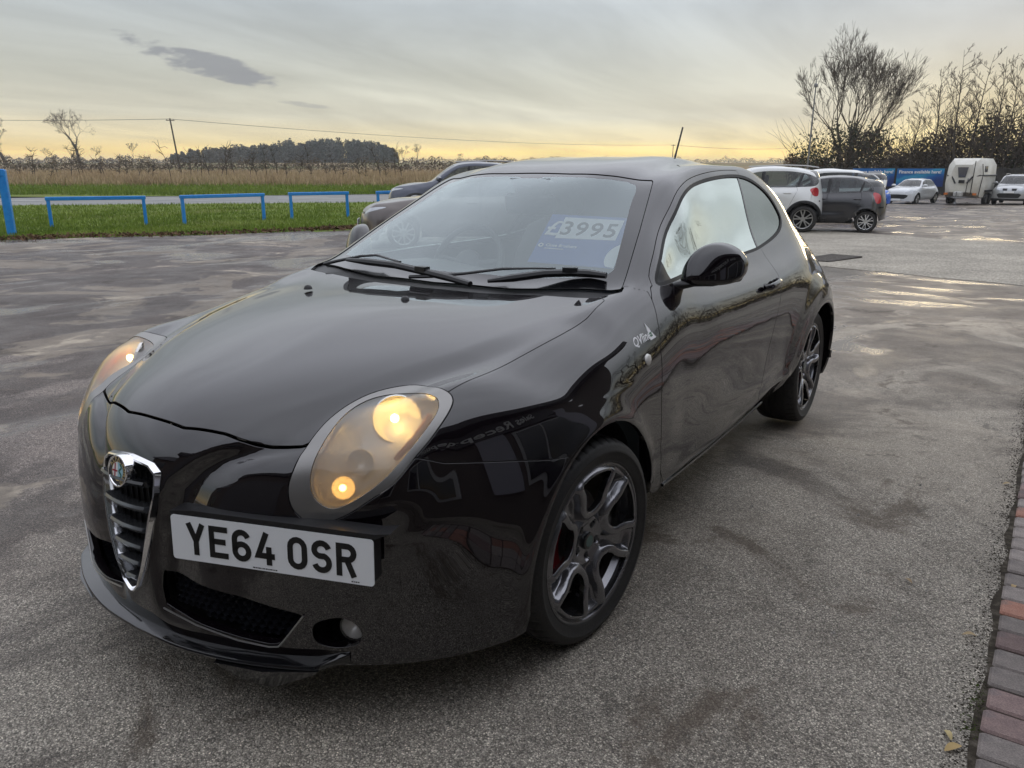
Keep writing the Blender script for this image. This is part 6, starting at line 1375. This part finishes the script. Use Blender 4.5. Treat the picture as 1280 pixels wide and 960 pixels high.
def car(name,label,sh,paint,world,local,heading,dlo,pillars,head=None,tail=None,grille=(),wheel=(10,satin),tyre_r=.315,clad=False,rails=False,plate=None,doors=(),cat='car',group='cars parked in the yard',trim=None,glass=None,tracks=.0):
    glass=glass or car_glass
    rz=math.atan2(heading[0],-heading[1]); R=Matrix.Rotation(rz,3,'Z'); l=R@Vector((local[0],local[1],0)); wx,wy=world[0]-l.x,world[1]-l.y
    root=thing(name,(wx,wy,float(ground_z(world[0],world[1]))),label,cat,rz,group); body=shaped_body(sh)
    def ploop(L,axes=SIDE,n=(1,0,0),mn=.08,sm=0): return PLoop(body[0],L,axes,n,mn,sm)
    def mloop(L): return Loop(body[0],sh(np.array(L)),TOP,(0,0,1),.1)
    ws,body=cutout(body,mloop([[-.05,1.033,1.342],[0,1.034,1.342],[.31,1.052,1.332],[.47,1.09,1.32],[.506,1.075,1.313],[.60,.775,1.147],[.684,.458,.98],[.6,.41,.973],[.3,.36,.965],[0,.345,.96],[-.05,.345,.96]]),.002)
    rw,body=cutout(body,PLoop(body[0],[(-.05,sh.z[6]-.10),(.45,sh.z[6]-.13),(.55,sh.z[5]+.10),(.50,sh.z[5]+.03),(-.05,sh.z[5]+.03)],FRONT,(0,1,.1),.05),.003)
    dl,body=cutout(body,ploop(dlo,sm=4),0.)
    lamp_parts=[]
    for spec,nm in ((head,'headlamp'),(tail,'tail_lamp')):
        if spec is None: continue
        L,nrm=spec; ax,n=oblique(nrm); L3=np.array(L,float); lo_=Loop.__new__(Loop); L3=crom(L3,4,True); s3=proj_snap(body[0],L3,ax,n,.1)
        lo_.L=s3;lo_.ax=ax;lo_.n=n;lo_.mn=.1;lo_.P=s3@ax.T;lo_.lo=s3.min(0)-.06;lo_.hi=s3.max(0)+.06
        q,body=cutout(body,lo_,.002); lamp_parts.append((nm,q))
    holes=[]
    for poly in grille:
        q,body=cutout(body,PLoop(body[0],poly,FRONT,(0,-1,0),.05),0.); holes.append(q)
    # door shut lines
    shut=[]
    for poly in doors:
        q,body=cutout(body,ploop(poly,mn=.05),.004); shut.append(q)
    if clad:
        V,F=body; f=np.minimum(np.minimum(np.hypot(V[:,1]-sh.yl[2],V[:,2]-sh.z[2])-sh.R-.075,np.hypot(V[:,1]-sh.yl[4],V[:,2]-sh.z[2])-sh.R-.075),V[:,2]-(sh.z[1]+.13)); V1,Fa,Fb=split(V,F,f); low=compact(V1,Fa); body=compact(V1,Fb); panel_c('lower_cladding',low,trim_black,root,.02)
    panel_c('body_shell',body,paint,root)
    for q in shut: 
        if clad:
            V,F=q; f=V[:,2]-(sh.z[1]+.13); V1,Fa,Fb=split(V,F,f); 
            if len(Fa): panel_s('sill_cladding',compact(V1,Fa),trim_black,root)
            q=compact(V1,Fb)
        panel_s('door',q,paint,root)
    panel_c('windscreen',shifted(ws,.003),glass,root,.004); panel_c('rear_window',shifted(rw,.003),car_glass_dark,root,.004)
    # glazing divided by pillars
    cur=dl
    for py,slope,hw in pillars:
        V,F=cur; f=V[:,1]-(py+(V[:,2]-sh.z[5])*slope); V1,Fa,Fb=split(V,F,f+hw); panel_s('side_window',shifted(compact(V1,Fa),.004),glass,root,.004)
        V2,F2=compact(V1,Fb); f=V2[:,1]-(py+(V2[:,2]-sh.z[5])*slope); V3,Fa,Fb=split(V2,F2,f-hw); panel_s('window_pillar',shifted(compact(V3,Fa),.002),trim_black,root,.004); cur=compact(V3,Fb)
    panel_s('side_window',shifted(cur,.004),glass,root,.004)
    for nm,q in lamp_parts:
        panel_s(nm,q,lamp_clear if nm=='headlamp' else lamp_red,root,.01)
        if nm=='headlamp':
            c=q[0][:,:3].mean(0); nn=q[0][:,3:6].mean(0); nn/=np.linalg.norm(nn)
            for sx in (1,-1):
                mb=MB(); mb.lathe([(.004,-.01),(.04,.0),(.055,.012)],(sx*c[0],c[1],c[2]),M=frame((nn[1],-nn[0]*sx,0) if abs(nn[0])+abs(nn[1])>0 else (1,0,0),(sx*nn[0],nn[1],nn[2])),n=14); mb.build('lamp_reflector',bowl_mat,root,True)
    for q in holes:
        V,F,N=both(*flanged(*shifted(q,.03),.03)); g=link('grille',mesh_np('grille',V,F,N),trim_black,root)
    mb=MB(); w=.70*sh.xk; mb.box((0,(sh.yl[2]+sh.yl[4])/2,sh.z[1]+.08),(1.45*sh.xk,sh.yl[4]-sh.yl[2]-.7,.04)); mb.box((0,sh.yl[2],sh.z[3]+.02),(1.1,.8,.03)); mb.box((0,sh.yl[4],sh.z[3]+.02),(1.1,.8,.03)); mb.box((0,sh.yl[3]+.1,.62),(1.4*sh.xk,.03,.6)); mb.build('floor_pan',dark,root)
    for yc in (sh.yl[2],sh.yl[4]):
        for sx in (1,-1):
            A=[(sx*x_,yc+sh.R*1.02*math.cos(a),sh.z[2]+sh.R*1.02*math.sin(a)) for x_ in (.5,.86*sh.xk) for a in np.linspace(0,math.pi,15)]; mb=MB(); mb.add(A,[(i,i+1,16+i,15+i) for i in range(14)]); mb.build('wheel_housing',dark,root)
            road_wheel(root,sx*(.845*sh.xk+tracks),yc,tyre_r,wheel[0],wheel[1])
    for sx in (1,-1):
        y0=sh.yu[1]+.33; z0=sh.z[5]+.05
        mb=MB(); mb.tube([(sx*.70*sh.xk,y0,z0-.04),(sx*.82*sh.xk,y0+.03,z0-.02)],.03,6); mb.tube([(sx*.80*sh.xk,y0+.02,z0),(sx*.86*sh.xk,y0,z0+.02),(sx*.95*sh.xk,y0+.02,z0+.02),(sx*1.03*sh.xk,y0+.05,z0+.01)],[.05,.085,.085,.05],10,True,.9); mb.build('door_mirror',paint,root,True)
        for yh in [p[2] for p in [(0,0,sh.yu[2]+.25),(0,0,sh.yu[2]+1.15)]]:
            mb=MB(); j=np.argmin((body[0][:,1]-yh)**2+(body[0][:,2]-(sh.z[4]-.02))**2+100*(body[0][:,3]<.3)); xh=.845*sh.xk; mb.rbox((sx*xh,yh,sh.z[4]-.03),(.04,.20,.035),.012); mb.build('door_handle',paint,root)
        if rails:
            mb=MB(); P=[]; 
            for yy in np.linspace(sh.yu[2]+.1,sh.yu[4]+.1,7): P.append((sx*.50*sh.xk*(1+sh.roofw),yy,np.interp(yy,[sh.yu[2],sh.yu[3],sh.yu[4],sh.yu[5]],[sh.z[6]-.015,sh.z[6]+.03,sh.z[6]+.0,sh.z[6]-.05])))
            mb.tube(P,.018,6); mb.build('roof_rail',satin,root,True)
    if plate:
        mb=MB(); mb.box((0,plate[0],plate[1]),(.52,.012,.11)); pl=mb.build('number_plate',plate_white,root)
    # seats seen through the glass
    mb=MB()
    for x_ in (-.36,.36): 
        y0=sh.yu[2]+.45; mb.rbox((x_,y0+.1,sh.z[5]-.12),(.46,.14,.55),.05); mb.rbox((x_,y0+.14,sh.z[5]+.23),(.25,.09,.20),.04); mb.rbox((x_,y0+1.,sh.z[5]-.1),(.5,.14,.5),.05)
    mb.build('seats',fabric_mat,root)
    return root
car_glass=glassmat('car_glass',(.42,.47,.47),1.6,0.,1.1); car_glass_dark=glassmat('car_glass_dark',(.08,.09,.10),1.6,0.,1.1)
lamp_clear=mat('lamp_clear',(.42,.44,.46),.10,.35,.5,1.); lamp_red=mat('lamp_red',(.42,.012,.018),.12,0.,.5,1.)
def fleet():
    right=(math.cos(YAW),-math.sin(YAW))
    hatch5=lambda **k: Shape([0,.17,.31,.68,.91,1.00,1.47],[-.88,-.62,0,.36,2.60,3.30],[-.82,.36,1.10,2.1,2.78,3.08,3.26],1.02,.12,R=.365,rear=-.10,**k)
    five=[(.66,1.015),(.80,1.09),(1.12,1.30),(1.45,1.385),(1.95,1.40),(2.4,1.365),(2.72,1.27),(2.86,1.17),(2.80,1.075),(2.5,1.03),(1.8,1.005),(1.0,.995)]
    dr5=[[(.52,.30),(1.50,.29),(1.50,.95),(1.48,1.005),(1.0,.985),(.66,.99),(.50,.92),(.46,.6)],[(1.53,.29),(2.05,.29),(2.24,.50),(2.34,.72),(2.46,.95),(2.44,1.02),(1.8,.997),(1.53,1.0)]]
    hl=lambda s:[[.50,-.70,.66],[.66,-.60,.70],[.78,-.42,.77],[.79,-.30,.81],[.70,-.42,.80],[.56,-.62,.755],[.48,-.72,.71]]
    gold_=solid('bronze_grey_paint',(.105,.090,.084),.3,.5)
    car('hatchback_car','brown-grey hatchback side-on behind the black hatchback, partly seen through its windscreen',hatch5(),gold_,(-8.5,9.86),(.84,0),(-.77,-.64),five,[(1.52,.05,.03),(2.46,.25,.025)],(hl(0),(.55,-.75,.2)),([[.62,3.2,.85],[.80,3.05,.85],[.84,2.95,.98],[.74,3.1,1.0],[.6,3.2,.98]],(.6,.8,.1)),[[(-.05,.66),(.5,.67),(.5,.705),(-.05,.70)],[(-.05,.28),(.5,.28),(.55,.42),(-.05,.42)]],(10,mat('silver_alloy',(.62,.62,.62),.25,.8)),.318,plate=(-.92,.50),doors=dr5)
    suv=lambda tail=3.40: Shape([0,.24,.36,.80,1.06,1.16,1.72],[-.90,-.66,0,.40,2.66,tail],[-.84,.34,1.06,2.1,2.85,3.20-(3.4-tail)*.9,tail-.04],1.06,.16,R=.41,rear=-.10,roofw=.06)
    fs=[(.70,1.175),(.82,1.24),(1.12,1.47),(1.45,1.575),(1.95,1.595),(2.4,1.575),(2.75,1.50),(2.98,1.38),(2.95,1.24),(2.7,1.19),(1.8,1.17),(1.0,1.16)]
    ds=[[(.55,.38),(1.52,.36),(1.52,1.1),(1.50,1.165),(1.0,1.15),(.66,1.15),(.50,1.05),(.46,.7)],[(1.55,.36),(2.02,.36),(2.22,.58),(2.34,.84),(2.46,1.1),(2.44,1.18),(1.8,1.16),(1.55,1.16)]]
    hs=[[.50,-.76,.84],[.66,-.68,.86],[.80,-.48,.93],[.80,-.36,.96],[.68,-.55,.95],[.54,-.70,.92],[.47,-.77,.885]]
    X,Y=at(bx(519),23.4)
    car('suv_car','blue-grey off-roader with roof above the brown-grey hatchback in front of it',suv(),solid('slate_blue_paint',(.062,.070,.095),.3,.5),(X,Y),(.88,0),(-.80,-.60),fs,[(1.54,.05,.035),(2.5,.3,.03)],(hs,(.5,-.8,.2)),([[.66,3.3,1.0],[.84,3.1,1.0],[.87,3.0,1.14],[.72,3.2,1.15]],(.6,.8,.1)),[[(-.05,.62),(.46,.64),(.44,.88),(-.05,.90)],[(-.05,.36),(.55,.36),(.6,.50),(-.05,.50)]],(5,satin),.355,clad=True,rails=True,doors=ds)
    car('suv_car','white off-roader with red tail lamp, nose hidden by the black hatchback',suv(3.16),solid('white_paint',(.62,.63,.62),.3),(-3.47,20.14),(.90,2.66),(-.965,-.26),fs,[(1.54,.05,.035),(2.46,.34,.022)],(hs,(.5,-.8,.2)),([[.70,3.12,.98],[.86,3.0,.97],[.90,2.86,1.06],[.88,2.88,1.16],[.76,3.06,1.19],[.66,3.13,1.12]],(.75,.65,.1)),[[(-.05,.62),(.46,.64),(.44,.88),(-.05,.90)]],(5,satin),.355,clad=True,rails=True,doors=ds)
    small=Shape([0,.17,.285,.64,.90,1.00,1.48],[-.68,-.50,0,.32,2.385,2.86],[-.62,.24,.98,1.9,2.40,2.68,2.82],.95,.14,R=.325,rear=-.14)
    fp=[(.52,1.03),(.66,1.12),(.98,1.31),(1.3,1.385),(1.75,1.39),(2.1,1.36),(2.34,1.30),(2.44,1.20),(2.50,1.10),(2.40,1.065),(1.6,1.03),(.9,1.015)]
    dp=[[(.46,.28),(1.34,.27),(1.36,.92),(1.36,1.02),(.9,1.0),(.56,1.0),(.44,.88),(.42,.58)],[(1.38,.27),(1.90,.27),(2.04,.46),(2.14,.68),(2.22,.92),(2.20,1.045),(1.6,1.02),(1.38,1.02)]]
    hp=[[.46,-.52,.66],[.6,-.42,.70],[.72,-.22,.80],[.66,-.26,.84],[.52,-.42,.78]]
    car('hatchback_car','small dark grey five-door hatchback with red tail lamp beside the white off-roader',small,solid('dark_grey_paint',(.030,.030,.034),.28,.3),(-2.07,21.06),(.80,2.385),(-.99,-.16),fp,[(1.37,.06,.04),(2.16,.30,.025)],(hp,(.5,-.75,.3)),([[.60,2.80,.80],[.75,2.70,.78],[.78,2.63,.95],[.74,2.64,1.06],[.66,2.75,1.04],[.58,2.80,.95]],(.75,.65,.1)),[[(-.05,.32),(.45,.32),(.5,.46),(-.05,.46)]],(6,mat('silver_alloy',(.62,.62,.62),.25,.8)),.285,doors=dp)
    X,Y=at(bx(1098),44.)
    car('hatchback_car','bright blue hatchback half hidden behind the small dark grey hatchback',hatch5(),solid('bright_blue_paint',(.010,.10,.48),.3),(X,Y),(0,-.5),(.55,-.84),five,[(1.52,.05,.03),(2.46,.25,.025)],(hl(0),(.55,-.75,.2)),None,[[(-.05,.28),(.5,.28),(.55,.44),(-.05,.44)]],(8,satin),.31,doors=dr5)
    X,Y=at(bx(1125),48.)
    car('hatchback_car','white five-door hatchback with a wide black mouth parked in front of the banners',hatch5(),solid('pearl_paint',(.56,.58,.60),.3),(X,Y),(0,-.88),(-.27,-.96),five,[(1.52,.05,.03),(2.46,.25,.025)],([[.44,-.76,.64],[.62,-.66,.66],[.78,-.44,.74],[.80,-.22,.86],[.70,-.38,.83],[.54,-.66,.74],[.42,-.76,.68]],(.5,-.75,.3)),None,[[(-.05,.30),(.42,.31),(.58,.42),(.60,.52),(.45,.56),(-.05,.57)]],(8,satin),.315,plate=(-.935,.27),doors=dr5)
    X,Y=at(bx(1266),46.2)
    car('suv_car','silver off-roader facing the camera at the right edge of the picture',suv(),solid('silver_paint',(.36,.37,.38),.3,.5),(X,Y),(0,-.90),(-.10,-.995),fs,[(1.54,.05,.035),(2.5,.3,.03)],([[.46,-.80,.80],[.66,-.70,.80],[.80,-.52,.88],[.80,-.34,1.0],[.66,-.58,.98],[.48,-.78,.94]],(.45,-.8,.3)),None,[[(.12,.80),(.34,.80),(.36,.93),(.10,.93)],[(-.05,.40),(.50,.40),(.62,.58),(.50,.66),(-.05,.66)]],(6,satin),.35,clad=True,rails=True,plate=(-.955,.73),doors=ds)
    X,Y=at(bx(1030),27.)
    van=Shape([0,.22,.33,.74,1.02,1.12,1.76],[-.85,-.6,0,.4,2.75,3.45],[-.8,.1,.85,1.9,2.85,3.36,3.42],1.05,.16,R=.37,rear=-.14,roofw=.16)
    car('mpv_car','white people carrier of which only the roof shows above the small dark grey hatchback',van,solid('white_paint',(.62,.63,.62),.3),(X,Y),(.85,1.4),(-.98,-.20),[(.5,1.14),(.95,1.45),(1.4,1.62),(2.4,1.63),(2.95,1.55),(3.15,1.2),(2.2,1.13),(1.2,1.12)],[(1.4,.05,.04),(2.4,.05,.04)],(hs,(.5,-.8,.2)),None,[],(8,satin),.32,doors=ds)
fleet()
# ---------------------------------------------------------------- horse trailer
def trailer():
    gel=mat('gelcoat_white',(.60,.59,.53),.4,coat=.2,fn=lambda T,b:T.l(T.ramp(T.noise(objco(T),1.6,6,.6),[(.3,(.50,.48,.41)),(.7,(.66,.65,.60))]),b.inputs['Base Color']))
    X,Y=at(bx(1207),47.); h=(-.16,-.987); rz=math.atan2(h[0],-h[1]); t=thing('horse_trailer',(X,Y,float(ground_z(X,Y))),'white two-horse trailer with black trim standing between the white hatchback and the silver off-roader','trailer',rz)
    prof=[(-.92,.42),(.92,.42),(.98,1.3),(.93,2.25),(.70,2.62),(-.70,2.62),(-.93,2.25),(-.98,1.3)]
    secs=[(-.55,.62,.30),(-.20,.94,.10),(.2,1.,.0),(3.0,1.,.0),(3.1,.97,.02)]; V=[]
    for y,k,dz in secs:
        for x,z in prof: V.append((x*k,y+(.10*abs(z-1.3) if y<0 else 0),z+(dz if z<1 else -dz*1.2)))
    n=8; F=[(i*n+j,i*n+(j+1)%n,(i+1)*n+(j+1)%n,(i+1)*n+j) for i in range(4) for j in range(n)]+[tuple(range(n)),tuple(range(5*n-1,4*n-1,-1))]; mb=MB(); mb.add(V,F); b=mb.build('body',gel,t,angle=30)
    ws=mat('trailer_window',(.06,.065,.085),.1,coat=1.)
    mb=MB(); mb.prism([(-.10,1.55),(.26,1.55),(.36,2.12),(-.20,2.12)],.0,.03,M=Matrix(((1,0,0),(0,0,-1),(0,1,0))),c=(-.08,-.485,0)); mb.build('front_window',ws,t)
    mb=MB(); mb.box((.02,-.56,1.32),(.30,.04,.18)); mb.build('nose_vent',trim_black,t)
    for sx in (1,-1):
        mb=MB(); mb.tube([(sx*.30,-.60,1.22),(sx*.52,-.46,1.58),(sx*.85,-.18,1.66),(sx*1.0,.3,1.66),(sx*1.0,2.9,1.66)],.045,6); mb.build('black_trim',trim_black,t,True)
        for y in (.55,): mb=MB(); mb.rbox((sx*.95,y,2.02),(.05,.6,.34),.02); mb.build('side_window',ws,t)
        mb=MB(); mb.box((sx*.97,1.6,.78),(.16,1.5,.10)); mb.build('mudguard',trim_black,t)
        for y in (1.2,2.0): road_wheel(t,sx*1.04,y,.32,8,satin)
        mb=MB(); mb.tube([(sx*.92,-.28,2.30),(sx*.98,-.1,1.7),(sx*.92,-.3,.5)],.022,6); mb.build('door_frame',trim_black,t,True)
    mb=MB(); mb.tube([(.60,-.50,2.45),(.55,-.52,.55)],.022,6); mb.tube([(.35,-.56,1.5),(.30,-.56,.55)],.02,6); mb.build('groom_door_edge',trim_black,t,True)
    for sx in (1,-1): mb=MB(); mb.tube([(sx*.7,.2,.45),(0,-1.35,.42)],.05,6); mb.build('drawbar',galv,t,True)
    mb=MB(); mb.rbox((0,-.80,.62),(.42,.5,.30),.05); mb.build('nose_box',mat('grp_grey',(.42,.42,.40),.5),t); mb=MB(); mb.tube([(0,-1.2,.75),(0,-1.2,.08)],.035,8); mb.lathe([(.02,-.05),(.09,-.05),(.09,.05),(.02,.05)],(0,-1.2,.09),axis='X',n=16); mb.build('jockey_wheel',galv,t,True)
    for sx in (1,-1): mb=MB(); mb.box((sx*.75,-.42,.62),(.20,.06,.12)); mb.build('reflector_lamp',mat('orange_lens',(.55,.16,.03),.3),t)
trailer()
# ---------------------------------------------------------------- traffic cone
def cone():
    X,Y=at(bx(1103),38.); t=thing('traffic_cone',(X,Y,float(ground_z(X,Y))),'orange and white traffic cone standing behind the small dark grey hatchback','traffic cone'); o_=mat('cone_orange',(.62,.10,.02),.5); w_=mat('cone_white',(.66,.62,.58),.5)
    mb=MB(); mb.rbox((0,0,.03),(.42,.42,.06),.03); mb.build('base',trim_black,t)
    for nm,r0,r1,z0,z1,m in (('lower_band',.17,.135,.06,.26,o_),('white_sleeve',.135,.075,.26,.58,w_),('tip',.075,.035,.58,.78,o_)):
        mb=MB(); mb.lathe([(r0,z0),(r1,z1),(r1*.6,z1+.004)],n=20); mb.build(nm,m,t,True)
cone()
